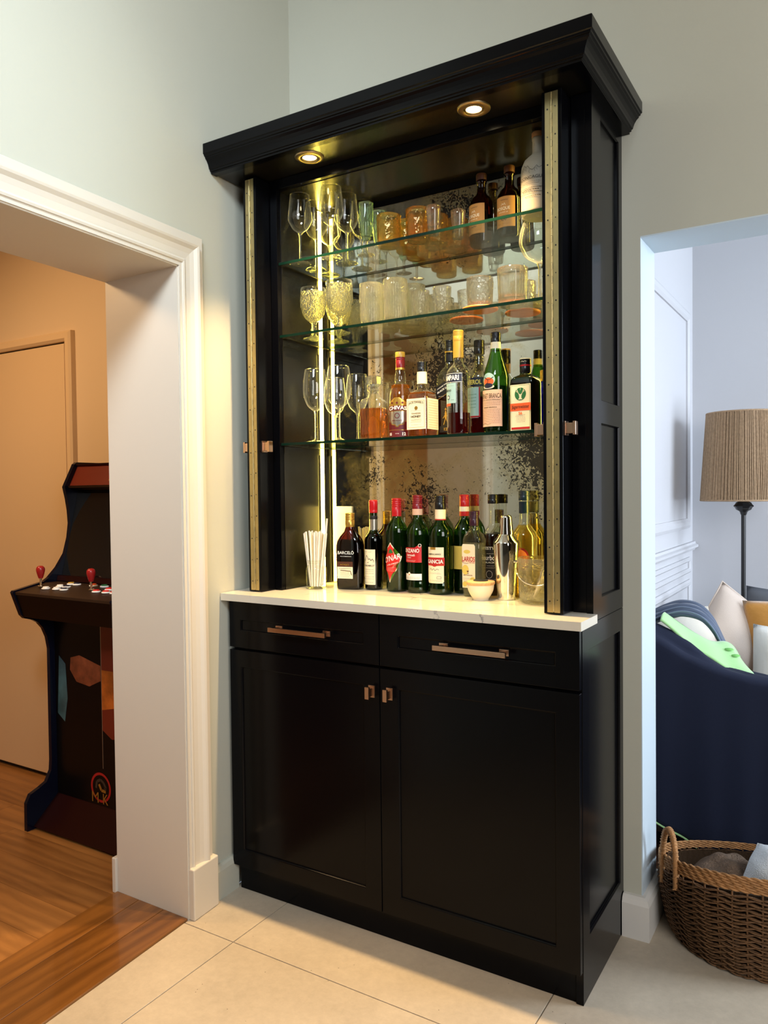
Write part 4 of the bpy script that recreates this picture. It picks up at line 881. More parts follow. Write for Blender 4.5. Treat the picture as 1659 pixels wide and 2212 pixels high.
# herbal liqueur, square green with stag roundel
t = bottle_flat('herbal_liqueur_bottle', [(.037, .026, 0), (.040, .029, .003), (.0405, .0295, .01), (.0405, .0295, .140), (.038, .028, .152), (.030, .024, .160), (.018, .018, .166), (.0150, .0150, .174), (.0145, .0145, .190)], 'dgreen', 'lblack', .148, .213, .0145, ('capblack', .040), e=6, face=-8)
MB().lathe([(.0171, .1900), (.0171, .1945)], n=28, cap=False).build('cap_band', M['lred2'], t, world=False); MB().lathe([(.0170, .2105), (.0160, .2132), (.0001, .2135)], n=28).build('cap_top', M['cream'], t, world=False)
mp = plane(.0300, -8)
def stag(q, tm):
    G = tm.index('cream')
    for pp, wd in (([(-.010, .116), (-.012, .124), (-.006, .110), (-.001, .106)], .0015), ([(.010, .116), (.012, .124), (.006, .110), (.001, .106)], .0015), ([(-.009, .113), (-.014, .117)], .0012), ([(.009, .113), (.014, .117)], .0012), ([(0, .106), (0, .094)], .007), ([(-.005, .106), (.005, .106)], .0025), ([(-.006, .094), (.006, .094)], .003)): stroke(q, mp, pp, wd, G, .0014)
    stroke(q, mp, [(0, .128), (0, .119)], .0012, G, .0014); lines(q, tm, mp, -.016, .016, (.048, .044, .040, .036, .032, .028), 'ink', .0006, 9)
label(t, mp, lambda b: (rect(b, mp, -.033, .033, .004, .136, 0), rect(b, mp, -.0305, .0305, .0055, .1335, 3, .0007), rect(b, mp, -.0295, .0295, .0065, .1325, 1, .0009), disc(b, mp, 0, .108, .0185, 3, .0011), rect(b, mp, -.033, .033, .060, .082, 2, .0012), rect(b, mp, -.0295, .0295, .007, .013, 4, .0012)), [M['cream'], M['cream'], M['lorange'], M['lgreen'], M['lred2']],
      [('Jägermeister', 0, .0705, .058, .013, 'ink', 0, 0, .01), ('56', 0, .053, .012, .008, 'lorange', 0, 0, .03), ('Kräuter', 0, .1965, .0, .0, 'cream')][:2] + [('.', 0, .108, .0002, .0002, 'cream')], stag)
q = MB(); mpc = cyl(.0170, 0); stroke(q, mpc, [(-.009, .202), (-.004, .205), (0, .202), (.004, .205), (.009, .203)], .001, 0, .0002); q.build('cap_signature', M['cream'], t, world=False, recalc=False)
place(t, .929, -.222, Z3, 'dark green square liqueur bottle with orange band and stag roundel')
# blue bottle tucked behind
t = bottle_round('liqueur_bottle', .028, .110, .140, .0125, .192, 'blueg', None, None, ('capgold', .034))
mp = cyl(.0284, 10); label(t, mp, lambda b: rect(b, mp, -.02, .02, .004, .022), [M['lteal']], [])
place(t, .948, -.112, Z3, 'small blue bottle with gold cap behind the dark green liqueur bottle')

# --- middle shelf: pressed goblets, ribbed tumblers, old-fashioned glasses, copper coasters
Z2 = SZ[1] + .0003
def pressed(prof_o, thick, floor_, ribs=None, n=72):
    """solid-walled tumbler: outer outline then back down inside"""
    inner = [(max(r - thick, .002), z) for r, z in reversed(prof_o) if z > floor_]
    P = prof_o + [(prof_o[-1][0] - thick * .5, prof_o[-1][1] + .0008)] + inner + [(inner[-1][0] * .9, floor_), (.0001, floor_)]
    return MB().lathe(P, n=n, mod=ribs)
def goblet():
    t = thing('pressed_goblet', 'glass', 'pressed glass goblets on the middle shelf')
    MB().lathe(smooth_prof([(.034, 0), (.036, .003), (.022, .007), (.010, .014), (.0075, .024), (.0105, .034), (.0075, .044), (.0085, .054), (.013, .060), (.0001, .062)], 3), n=48).build('foot_and_stem', M['pressed'], t, world=False)
    b = pressed(smooth_prof([(.010, .0605), (.024, .068), (.036, .085), (.0425, .110), (.0445, .140), (.0445, .162)], 4), .003, .072, lambda a, z: 1 + (.022 * max(0, math.sin(10 * a)) * math.sin(max(0, min(PI, (z - .072) / .075 * PI)))), 80)
    b.build('goblet_bowl', M['pressed'], t, world=False)
    b = MB(); b.lathe([(.0447, .162), (.0447, .176), (.0435, .1765), (.0425, .162)], n=48, cap=False); b.build('clear_rim', M['stem'], t, world=False)
    b = MB()
    for k in range(10):
        a0 = 2 * PI * k / 10 + .1
        for rr in (.010, .006):
            b.tube([((.0452 - .0004) * math.cos(a0 + rr * math.cos(u) / .045), (.0452 - .0004) * math.sin(a0 + rr * math.cos(u) / .045), .128 + rr * 1.9 * math.sin(u)) for u in [2 * PI * i / 14 for i in range(14)]], .0008, 4, closed=True)
    tag(b.build('relief_ovals', M['pressed'], t, world=False), kind='stuff'); return t
gb = goblet()
for i, (x, y, lb) in enumerate(((.130, -.175, 'pressed glass goblet with oval relief nearest the cabinet corner'), (.262, -.205, 'pressed glass goblet with oval relief beside the ribbed tumblers'), (.175, -.085, 'pressed glass goblet behind the other two, close to the mirror'))):
    place(gb if i == 0 else copy_tree(gb), x, y, Z2, lb)
def tumbler(name, r0, r1, H, nr, amp, mat, grp, th=.0028, fl_=.008, medal=False):
    t = thing(name, 'glass', grp)
    b = pressed([(r0 * .93, 0), (r0, .003)] + [(r0 + (r1 - r0) * i / 6, .003 + (H - .003) * i / 6) for i in range(1, 7)], th, fl_, (lambda a, z: 1 + amp * math.cos(nr * a) * (1 if .012 < z < H * .93 else 0)), nr * 4)
    b.build('glass_body', M[mat], t, world=False)
    if medal:
        m_ = MB()
        for k in range(8):
            a0 = 2 * PI * k / 8
            for rr in (.0125, .0085, .004):
                m_.tube([((r1 + .0006) * math.cos(a0 + rr * math.cos(u) / r1), (r1 + .0006) * math.sin(a0 + rr * math.cos(u) / r1), H * .66 + rr * math.sin(u)) for u in [2 * PI * i / 12 for i in range(12)]], .0008, 4, closed=True)
        tag(m_.build('relief_medallions', M['pressed'], t, world=False), kind='stuff')
    return t
GT = 'ribbed medallion tumblers on the middle shelf'
tm0 = tumbler('ribbed_tumbler', .035, .0385, .138, 36, .018, 'ribbed', GT, medal=True)
for i, (x, y, lb) in enumerate(((.405, -.229, 'tall ribbed tumbler with medallions next to the goblets'), (.497, -.232, 'tall ribbed tumbler with medallions at the front centre'), (.415, -.140, 'ribbed tumbler standing behind the one next to the goblets'), (.512, -.140, 'ribbed tumbler behind the front centre one'), (.463, -.076, 'ribbed tumbler in the last row close to the mirror'))):
    place(tm0 if i == 0 else copy_tree(tm0), x, y, Z2, lb)
GS = 'small fluted glasses on the middle shelf'
sg = tumbler('fluted_glass', .022, .029, .088, 10, .035, 'diamond', GS, .003, .014)
for i, (x, y, lb) in enumerate(((.590, -.235, 'small fluted glass beside the ribbed tumblers, front row'), (.668, -.240, 'small fluted glass in front of the copper coasters'), (.600, -.160, 'small fluted glass in the second row behind the ribbed tumblers'), (.575, -.085, 'small fluted glass close to the mirror on the middle shelf'))):
    place(sg if i == 0 else copy_tree(sg), x, y, Z2, lb)
def coaster(x, y, lb, c='skin_orange'):
    t = thing('copper_coaster', 'coaster', 'round copper-coloured coasters on the middle shelf')
    MB().lathe([(.050, 0), (.0535, .0015), (.054, .004), (.053, .0065), (.050, .0055), (.0001, .0050)], n=56).build('disc', M[c], t, world=False); return place(t, x, y, Z2, lb)
coaster(.796, -.243, 'orange copper coaster under the diamond-patterned tumbler')
coaster(.886, -.130, 'copper coaster under the tumbler at the back', 'copper'); coaster(.700, -.135, 'darker copper coaster with a small glass standing on it', 'copper')
GD = 'diamond-patterned tumblers'
dt = tumbler('diamond_tumbler', .036, .0395, .088, 12, .006, 'diamond', GD, .004, .012)
b = MB()
for k in range(18):
    for sgn in (1, -1):
        b.tube([((.0362 + .0033 * s) * math.cos(2 * PI * k / 18 + sgn * s * 1.1), (.0362 + .0033 * s) * math.sin(2 * PI * k / 18 + sgn * s * 1.1), .012 + .066 * s) for s in [i / 8 for i in range(9)]], .0009, 4)
tag(b.build('diamond_relief', M['diamond'], dt, world=False), kind='stuff')
place(dt, .796, -.243, Z2 + .0066, 'diamond-patterned tumbler on the orange coaster')
place(copy_tree(dt), .886, -.130, Z2 + .0066, 'diamond-patterned tumbler on the rear copper coaster')
o = copy_tree(sg); place(o, .700, -.135, Z2 + .0066, 'small fluted glass on the darker copper coaster')
t = tumbler('old_fashioned_glass', .041, .0445, .108, 20, .010, 'solid', 'old-fashioned glasses', .004, .020); place(t, .898, -.240, Z2, 'wide old-fashioned glass with vertical cuts in front of the balloon glass')
bal = stemglass('balloon_glass', 'balloon glasses', .036, .122, [(.020, .005), (.044, .022), (.058, .052), (.0595, .070), (.055, .095), (.048, .114)], .0045)
place(bal, .968, -.205, Z2, 'large round balloon gin glass with thick stem beside the folded door'); bal.scale = (1, 1, 1)

# --- topmost shelf
Z1 = SZ[0] + .0003
tul = [(.012, .003), (.026, .014), (.0395, .038), (.0415, .050), (.038, .085), (.0335, .125)]
tg = stemglass('tulip_glass', 'angular tulip wine glasses on the topmost shelf', .037, .106, tul)
lb = ['front tulip glass nearest the cabinet corner on the topmost shelf', 'tulip glass right behind the front corner one, crossing the light strip', 'third tulip glass of the corner row, closest to the mirror', 'tallest-looking tulip glass at the front of the second row', 'middle tulip glass of the second row', 'last tulip glass of the second row, close to the mirror']
for i, (x, y) in enumerate(((.131, -.246), (.135, -.162), (.134, -.078), (.262, -.246), (.266, -.162), (.272, -.078))):
    place(tg if i == 0 else copy_tree(tg), x, y, Z1, lb[i])
fl0 = thing('champagne_flute', 'glass', 'small flutes on the topmost shelf')
MB().lathe([(.026, 0), (.028, .001), (.014, .004), (.005, .010), (.004, .030), (.0055, .046), (.0001, .047)], n=36).build('foot_and_stem', M['solid'], fl0, world=False)
b = pressed(smooth_prof([(.006, .046), (.014, .054), (.020, .080), (.0235, .120), (.0245, .168)], 4), .0016, .060, lambda a, z: 1 + .03 * math.cos(10 * a) * (1 if z < .13 else 0), 60); b.build('fluted_bowl', [GLASS('greenish_glass', (.88, .97, .88))], fl0, world=False)
place(fl0, .372, -.205, Z1, 'greenish fluted champagne glass in front, beside the amber tumblers'); place(copy_tree(fl0), .368, -.118, Z1, 'fluted champagne glass behind the front one')
GA = 'amber glass tumblers on the topmost shelf'
am = tumbler('amber_tumbler', .0365, .0395, .098, 9, .022, 'amber', GA, .0035, .012)
for i, (x, y, lb_) in enumerate(((.478, -.236, 'amber tumbler nearest the tulip glasses, front row'), (.583, -.232, 'amber tumbler at the front centre of the topmost shelf'), (.500, -.156, 'amber tumbler behind the one nearest the tulip glasses'), (.602, -.150, 'amber tumbler behind the front centre one'), (.492, -.076, 'amber tumbler in the last row near the mirror'), (.640, -.078, 'amber tumbler in the last row beside the brown bottles'))):
    place(am if i == 0 else copy_tree(am), x, y, Z1, lb_)
st = tumbler('shot_glass', .0165, .0235, .085, 8, .01, 'solid', 'shot glasses on the topmost shelf', .0022, .022)
place(st, .652, -.262, Z1, 'tall shot glass in front of the amber tumblers'); place(copy_tree(st), .700, -.190, Z1, 'tall shot glass beside the first brown bottle')
def brownb(x, y, lb_, face, grp='brown apothecary bottles with kraft labels'):
    t = thing('gin_bottle', 'bottle', grp); p = [(.033, 0), (.0365, .002), (.0385, .008), (.0390, .118), (.0365, .135), (.029, .150), (.0185, .160), (.0145, .168), (.0132, .195), (.0165, .198), (.0165, .203), (.0132, .206), (.0132, .215)]
    MB().lathe(p, n=40).build('glass', M['brown'], t, world=False); MB().lathe(inset(p, .0025, .1), n=32).build('liquid', M['lrum'], t, world=False)
    MB().lathe([(.0165, .2065), (.0168, .208), (.0168, .224), (.0155, .2265), (.0001, .227)], n=28).build('stopper', M['lbrown'], t, world=False)
    mp = cyl(.0395, face); K = 22
    def base_(b):
        rect(b, mp, -.034, .034, .032, .122, 0)
        for k in range(K):
            s = -.034 + .068 * k / K; b.add([mp(s, .122, .0004), mp(s + .068 / K, .122, .0004), mp(s + .034 / K, .1245, .0004)], [(0, 1, 2)], 0); b.add([mp(s, .032, .0004), mp(s + .034 / K, .0295, .0004), mp(s + .068 / K, .032, .0004)], [(0, 1, 2)], 0)
    label(t, mp, base_, [M['kraft']], [('BOSQUE', -.004, .086, .044, .011, 'cream', 0, 0, .01), ('GIN', -.004, .075, .030, .0022, 'cream')],
          lambda q, tm: (tm.append('ink'), stroke(q, mp, [(-.010, .096), (-.006, .102), (-.003, .097), (.001, .103), (.004, .096)], .0010, 0), [stroke(q, mp, [(.0 + k * .006, .114), (.003 + k * .006, .111), (.006 + k * .006, .114)], .0009, 1) for k in range(-2, 2)], stroke(q, mp, [(-.012, .050), (-.008, .054), (-.004, .049), (0, .055), (.004, .050), (.008, .054)], .0014, 1), lines(q, tm, mp, -.026, .026, (.066, .062, .040), 'lbrown', .0005, 4)))
    return place(t, x, y, Z1, lb_)
brownb(.730, -.080, 'brown glass gin bottle with kraft label next to the amber tumblers', -12); brownb(.828, -.088, 'brown glass gin bottle with kraft label next to the white bottle', -2)
t = thing('gin_bottle', 'bottle'); p = [(.043, 0), (.0475, .003), (.049, .012), (.0492, .120), (.047, .140), (.039, .158), (.026, .170), (.0185, .176), (.0165, .184), (.0163, .214), (.0175, .216), (.0175, .222), (.0165, .2225)]
MB().lathe(p, n=48).build('glass', M['frost'], t, world=False); MB().lathe([(.0178, .223), (.0182, .224), (.0180, .236), (.016, .2385), (.0001, .239)], n=32).build('stopper', M['cork'], t, world=False)
mp = cyl(.0493, -8); mpn = cyl(.0165, 0)
def mtn(q, tm):
    tm.append('ink'); I = tm.index('ink')
    P_ = [(-.036, .112), (-.026, .124), (-.018, .134), (-.012, .128), (-.006, .131), (0, .122), (.008, .117), (.014, .122), (.020, .128), (.026, .121), (.034, .126), (.042, .113)]
    stroke(q, mp, P_, .0009, I)
    for s, z in ((-.022, .128), (-.016, .131), (-.010, .127), (.016, .122), (.022, .125), (.0, .120)): stroke(q, mp, [(s, z), (s - .003, z - .006), (s, z - .010)], .0006, I)
    lines(q, tm, mp, -.03, .03, (.086, .081), 'ink', .0007, 2); lines(q, tm, mp, -.042, .042, (.069, .056), 'ink', .0014, 4); lines(q, tm, mp, -.03, .03, (.063,), 'ink', .0022, 5); lines(q, tm, mp, -.02, .03, (.046,), 'ink', .0014, 6)
    for z in (.203, .199): stroke(q, mpn, [(-.006, z), (.008, z)], .0008, I, .0004)
label(t, mp, lambda b: rect(b, mp, -.0001, .0001, .05, .0501, 0), [M['frost']], [('ACONCAGUA', 0, .098, .088, .0085, 'ink', 0, 0, .004)], mtn)
place(t, .975, -.232, Z1, 'white matte gin bottle with mountain drawing and wooden stopper')

# ------------------------------------------------------------------ arcade cabinet in the hall
M['navyedge'] = PB('black_blue_edge', (.003, .004, .012), .2, spec=.3)
M['arcblack'] = PB('arcade_black', (.003, .002, .002), .3, spec=.2)
M['arcred'] = PB('arcade_dark_red', (.014, .0016, .0015), .3, spec=.2)
M['arcred2'] = PB('arcade_red_print', (.14, .018, .008), .3)
M['deck'] = PB('arcade_deck', (.028, .013, .006), .5, spec=.2, bump=.05, bscale=400)
M['screen'] = PB('dark_screen', (.004, .004, .004), .06)
M['joy'] = PB('red_ball_top', (.36, .012, .012), .3)
AX0, AX1 = -1.106, -.497
ac = root('arcade_cabinet', (-.80, -.3, 0), 'tall black arcade cabinet with red joysticks in the hall', 'arcade machine')
sil = [(-.085, 1.4933), (-.239, 1.4933), (-.2506, 1.4851), (-.3003, 1.3884), (-.289, 1.34), (-.281, 1.29), (-.2773, 1.2349), (-.2855, 1.1763), (-.3051, 1.1089), (-.344, 1.0536), (-.3839, 1.0149), (-.4054, 1.0018), (-.5405, .9773), (-.545, .970), (-.5114, .8772), (-.497, .862), (-.4614, .8512), (-.437, .836), (-.415, .81), (-.398, .77), (-.3892, .721), (-.3903, .2566), (-.3936, .2148), (-.416, .1736), (-.448, .1592), (-.4898, .1448), (-.5069, .1129), (-.5078, .0), (-.085, .0)]
for x0, x1 in ((AX0, AX0 + .018), (AX1 - .018, AX1)):
    b = MB(); b.prism(sil, lambda y, z: (x0, y, z), lambda y, z: (x1, y, z)); b.build('side_panel', M['navyedge'], ac, bevel=.003)
ix0, ix1 = AX0 + .0185, AX1 - .0185
def xbar(poly, name, mat, parent=ac, bevel=0, x0=ix0, x1=ix1):
    b = MB(); b.prism(poly, lambda y, z: (x0, y, z), lambda y, z: (x1, y, z)); return b.build(name, mat, parent, bevel=bevel)
xbar([(-.226, 1.482), (-.234, 1.482), (-.278, 1.394), (-.270, 1.390)], 'marquee', M['arcred2'])
xbar([(-.10, 1.486), (-.245, 1.486), (-.245, 1.480), (-.10, 1.480)], 'top_board', M['arcred'])
xbar([(-.270, 1.393), (-.286, 1.393), (-.282, 1.384), (-.266, 1.384)], 'marquee_rail', M['deck'])
xbar([(-.19, 1.382), (-.266, 1.382), (-.262, 1.376), (-.19, 1.376)], 'speaker_board', M['arcblack'])
xbar([(-.20, 1.376), (-.235, 1.376), (-.325, 1.012), (-.30, 1.005)], 'screen', M['screen'])
xbar([(-.30, 1.02), (-.345, 1.02), (-.350, 1.0), (-.30, .99)], 'screen_trim', M['arcred'])
xbar([(-.30, .996), (-.400, .996), (-.5355, .972), (-.5355, .962), (-.30, .98)], 'control_deck', M['deck'])
xbar([(-.515, .962), (-.535, .9615), (-.503, .868), (-.485, .868)], 'deck_front', M['arcblack'])
fp_ = [(-.345, .868), (-.365, .868), (-.365, .150), (-.372, .120), (-.470, .010), (-.45, .004), (-.345, .10)]
xbar([(-.345, .868), (-.3649, .868), (-.3649, .112), (-.345, .112)], 'front_panel', M['arcblack'])
xbar([(-.345, .1115), (-.3649, .1115), (-.480, .012), (-.470, .004), (-.345, .08)], 'kick_panel', M['arcred'])
b = MB(); b.box(ix0, ix1, -.10, -.09, .02, 1.47); b.build('back_board', M['arcblack'], ac)
b = MB(); F3 = lambda x, z, o=.0008: (x, -.365 - o, z)
# generic split artwork: cool stormy half and ember-coloured half
art = MB(); tms = ['lteal', 'arcred2', 'skin_orange', 'arcblack']
def quadz(mb, pts, mi, o=.0008): mb.prism(pts, lambda x, z: F3(x, z, o), lambda x, z: F3(x, z, .0002), mi)
M['tealprint'] = PB('print_teal', (.04, .10, .12), .35, var=.5, vscale=9); M['rustprint'] = PB('print_rust', (.22, .055, .02), .35, var=.6, vscale=14, bump=.05, bscale=30); M['emberprint'] = PB('print_ember', (.36, .09, .012), .35, var=.6, vscale=11)
quadz(art, [(-1.075, .45), (-1.03, .42), (-1.01, .52), (-1.02, .66), (-1.06, .69)], 0)
quadz(art, [(-.99, .64), (-.985, .69), (-.93, .705), (-.80, .675), (-.80, .615), (-.87, .585), (-.95, .595)], 1)
quadz(art, [(-.795, .84), (-.66, .84), (-.66, .40), (-.74, .39), (-.795, .42)], 2)
quadz(art, [(-.795, .66), (-.72, .66), (-.68, .62), (-.70, .52), (-.795, .50)], 3, .0012)
quadz(art, [(-.797, .84), (-.7945, .84), (-.7945, .265), (-.797, .265)], 4, .0014)
art.build('artwork', [M['tealprint'], M['rustprint'], M['arcred2'], M['emberprint'], M['silver']], ac, recalc=False)
em = MB(); cx_, cz_, rr = -.812, .205, .088
import math as _m
def dk(cx, cz, r0, r1, mi, o, a0=0, a1=2 * PI, n=40):
    V = []; 
    for i in range(n + 1):
        a = a0 + (a1 - a0) * i / n; V += [(cx + r0 * _m.cos(a), cz + r0 * _m.sin(a)), (cx + r1 * _m.cos(a), cz + r1 * _m.sin(a))]
    return V, [(2 * i, 2 * i + 1, 2 * i + 3, 2 * i + 2) for i in range(n)]
def onfront(x, z, o):
    if z >= .1115: return (x, -.3650 - o, z)
    t_ = (.1115 - z) / (.1115 - .012); return (x, -.3650 - .115 * t_ - o, z)
cz_ = .186
for r0, r1, mi, o in ((.050, .060, 0, .0012), (.0, .050, 1, .0010)):
    V, F = dk(cx_, cz_, r0, r1, mi, o); em.add([onfront(x, z, o) for x, z in V], F, mi)
def st_(pts, wd, mi, o=.002):
    for (a, b_), (c, d) in zip(pts[:-1], pts[1:]):
        L_ = math.hypot(c - a, d - b_) or 1e-6; nx, ny = -(d - b_) / L_ * wd / 2, (c - a) / L_ * wd / 2
        em.add([onfront(*p, o) for p in ((a + nx, b_ + ny), (a - nx, b_ - ny), (c - nx, d - ny), (c + nx, d + ny))], [(0, 1, 2, 3)], mi)
st_([(cx_ - .028, cz_ - .006), (cx_ - .022, cz_ + .022), (cx_, cz_ + .032), (cx_ + .018, cz_ + .022), (cx_ + .032, cz_ + .002), (cx_ + .022, cz_ - .004)], .011, 4)
st_([(cx_ - .010, cz_ + .012), (cx_ + .004, cz_ - .010), (cx_ + .030, cz_ - .012)], .012, 3)
for s_, dx, ww in (('M', -.032, .040), ('K', .030, .030)):
    V, F = text2(s_, ww, .042, .0); em.add([onfront(cx_ + dx + p[0], cz_ - .042 + p[1], .0035) for p in V], F, 3)
em.build('emblem', [M['joy'], M['arcblack'], M['dark'], M['gold'], PB('emblem_serpent', (.05, .03, .02), .4)], ac, recalc=False)
em = MB()
def onmq(x, z, o=.001): t_ = (z - 1.394) / .088; return (x, -.278 + .044 * t_ - o, z)
V, F = dk(-.822, 1.443, .030, .036, 0, 0); em.add([onmq(*p) for p in V], F, 0)
V, F = text2('MK', .050, .026, 0); em.add([onmq(-.822 + p[0], 1.424 + p[1], .002) for p in V], F, 1); em.build('marquee_emblem', [M['joy'], M['gold']], ac, recalc=False)
sp_ = MB(); 
for k in range(7):
    for j in range(9):
        x, y = -.87 + j * .014, -.20 - k * .008
        if ((j - 4) / 4.6) ** 2 + ((k - 3) / 3.6) ** 2 < 1: sp_.box(x, x + .008, y - .003, y, 1.374, 1.3758)
tag(sp_.build('speaker_grille', M['silver'], ac), kind='stuff')
def deckz(y): return .996 - (.400 + y) * -.177 if y < -.4 else .996
def button(x, y, mat, r=.013):
    z = .996 + (y + .400) * .177 if y < -.40 else .996
    b = MB(); b.lathe([(r * 1.25, z), (r * 1.25, z + .004), (r, z + .005)], (x, y, 0), 20); b.lathe([(r * .9, z + .005), (r * .9, z + .009), (r * .6, z + .0095), (.0001, z + .0092)], (x, y, 0), 20, 1)
    b.build('button', [M['lwhite'], M[mat]], ac)
for x, y, m_ in [(-.985, -.470, 'lwhite'), (-.945, -.435, 'lwhite'), (-.925, -.465, 'lwhite'), (-.905, -.435, 'lnavy'), (-.880, -.465, 'lnavy'), (-.93, -.395, 'capyel'), (-.895, -.395, 'lnavy'),
                 (-.800, -.390, 'lorange'), (-.735, -.390, 'lgreen'), (-.700, -.455, 'lred3'), (-.665, -.425, 'lred3'), (-.645, -.455, 'lred3'), (-.625, -.425, 'lred3'), (-.605, -.385, 'lgreen'), (-.600, -.455, 'lred3'), (-.565, -.43, 'lgreen')]:
    button(x, y, m_)
for x, y in ((-1.035, -.458), (-.748, -.440)):
    z = .990; b = MB(); b.lathe([(.0045, z), (.0045, z + .034)], (x, y, 0), 12); b.lathe([(.012, z), (.012, z + .003)], (x, y, 0), 20); j = b.build('joystick', M['chrome'], ac)
    b = MB(); b.lathe(smooth_prof([(.008, z + .032), (.0115, z + .042), (.0165, z + .062), (.0155, z + .074), (.009, z + .081), (.0001, z + .083)], 4), (x, y, 0), 24); b.build('handle_ball', M['joy'], j)

# ------------------------------------------------------------------ woven basket
rb = random.Random(2)
M['wick'] = PB('water_hyacinth', 'a8794a', .7, var=.25, vscale=40, bump=.3, bscale=200)
M['wickd'] = PB('dark_wicker', '6a4a2c', .75, var=.35, vscale=60, bump=.3, bscale=200)
BX, BY, BH = 1.505, .185, .345
def br(z):  t_ = z / BH; return .246 + .032 * min(1, (t_ * 1.6)) ** .7 + .004 * math.sin(t_ * 3)
def tilt(mb, rigid=False):
    out = []
    for x, y, z in mb.v:
        H_ = .300 - .25 * (y + .09) + .02 * (x - BX) / .27
        out.append((x, y, z + (H_ - BH)) if rigid else (x, y, z * H_ / BH))
    mb.v = out; return mb
bk = root('woven_basket', (BX, BY, 0), 'large round woven wicker basket with tall loop handles on the tiles', 'basket')
b = MB(); nst = 46
for row in range(26):
    z = .008 + row * .0108; amp = .0055; cnt = nst * 5
    for s_ in (0, 1):
        pts = []
        for i in range(cnt):
            a = 2 * PI * i / cnt; ph = a * nst / 2 + (row % 2) * PI / 2 * 1 + s_ * PI
            pts.append((BX + (br(z) + amp * math.sin(ph)) * math.cos(a), BY + (br(z) + amp * math.sin(ph)) * math.sin(a), z + .0030 * math.cos(ph) * (1 if s_ else -1)))
        b.tube(pts, .0026, 5, closed=True)
tag(tilt(b).build('wicker_weave', M['wickd'], bk, recalc=False), kind='stuff')
b = MB()
for k in range(nst):
    a = 2 * PI * (k + .5) / nst; b.tube([(BX + (br(z) - .001) * math.cos(a), BY + (br(z) - .001) * math.sin(a), z) for z in [.004 + i * .047 for i in range(8)]], .0030, 5)
tag(tilt(b).build('upright_stakes', M['wickd'], bk, recalc=False), kind='stuff')
b = MB(); 
for row in range(5):
    z = .298 + row * .0098; cnt = 230
    for s_ in (0, 1):
        pts = []
        for i in range(cnt):
            a = 2 * PI * i / cnt; ph = a * 34 + s_ * PI + row
            pts.append((BX + (br(z) + .0035 * math.sin(ph)) * math.cos(a), BY + (br(z) + .0035 * math.sin(ph)) * math.sin(a), z + .0035 * math.cos(ph)))
        b.tube(pts, .0040, 5, closed=True)
tag(tilt(b).build('braided_rim', M['wick'], bk, recalc=False), kind='stuff')
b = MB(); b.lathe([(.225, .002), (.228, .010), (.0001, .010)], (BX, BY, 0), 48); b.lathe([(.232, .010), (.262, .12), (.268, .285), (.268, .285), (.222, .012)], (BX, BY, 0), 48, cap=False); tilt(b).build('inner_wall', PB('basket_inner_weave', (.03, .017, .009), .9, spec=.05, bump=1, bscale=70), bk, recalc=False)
for ang in (math.radians(217), math.radians(37)):
    hp = []; ca, sa = math.cos(ang), math.sin(ang); R_ = br(.33) + .003
    for i in range(29):
        u = PI * i / 28; off = .043 * math.cos(u); z = .29 + .135 * math.sin(u) ** .7
        hp.append((BX + R_ * ca - off * sa, BY + R_ * sa + off * ca, z))
    hp = [(hp[0][0], hp[0][1], .255)] + hp + [(hp[-1][0], hp[-1][1], .255)]
    h_ = MB(); h_.tube(hp, .0085, 10); ho = tilt(h_, True).build('handle', M['wick'], bk)
    h_ = MB(); 
    P_ = [Vector(p) for p in hp]; W_ = []
    tot = 160
    for i in range(tot):
        f_ = i / (tot - 1) * (len(P_) - 1); k0 = min(int(f_), len(P_) - 2); fr_ = f_ - k0; p_ = P_[k0].lerp(P_[k0 + 1], fr_); tg_ = (P_[k0 + 1] - P_[k0]).normalized()
        n1 = tg_.orthogonal().normalized(); n1 = (Vector((ca, sa, 0)) - tg_ * tg_.dot(Vector((ca, sa, 0)))).normalized(); n2 = tg_.cross(n1); a = i * 1.25
        W_.append(p_ + (n1 * math.cos(a) + n2 * math.sin(a)) * .0088)
    h_.tube(W_, .0024, 5); tilt(h_, True).build('binding', M['wick'], ho, recalc=False)
# cloth helper: grid from a function (u,v) -> point, with thickness
def sheet(name, fn, nu, nv, mat, label_=None, cat=None, th=.006, group=None, parent=None):
    V = [fn(i / nu, j / nv) for j in range(nv + 1) for i in range(nu + 1)]
    F = [(j * (nu + 1) + i, j * (nu + 1) + i + 1, (j + 1) * (nu + 1) + i + 1, (j + 1) * (nu + 1) + i) for j in range(nv) for i in range(nu)]
    b = MB(); b.add(V, F, 0, True); o = b.build(name, mat, parent, recalc=False)
    md = o.modifiers.new('solid', 'SOLIDIFY'); md.thickness = th; md.offset = 0
    if label_: tag(o, label_, cat, group)
    return o
M['knitbrown'] = PB('brown_knit', '6a5543', .9, bump=1.0, bscale=160, var=.3, vscale=60)
M['knitwhite'] = PB('white_crochet', 'dfe3e6', .85, bump=.6, bscale=240)
def hump(cx, cy, rx, ry, z0, h, seed, wr=.012):
    rr = random.Random(seed); k = [rr.uniform(0, 6) for _ in range(6)]
    def fn(u, v):
        a = 2 * PI * u; r = v; x, y = cx + rx * r * math.cos(a), cy + ry * r * math.sin(a)
        z = z0 + h * (1 - r ** 2.2) + wr * (math.sin(9 * x * 7 + k[0]) * math.sin(8 * y * 7 + k[1]) + .6 * math.sin(60 * (x + y) + k[2])) * (1 - r * .5)
        return (x, y, z)
    return fn
sheet('knitted_throw', hump(BX - .08, BY - .02, .165, .19, .07, .150, 3, .009), 60, 24, M['knitbrown'], 'dark brown knitted throw crumpled inside the basket', 'throw', .006)
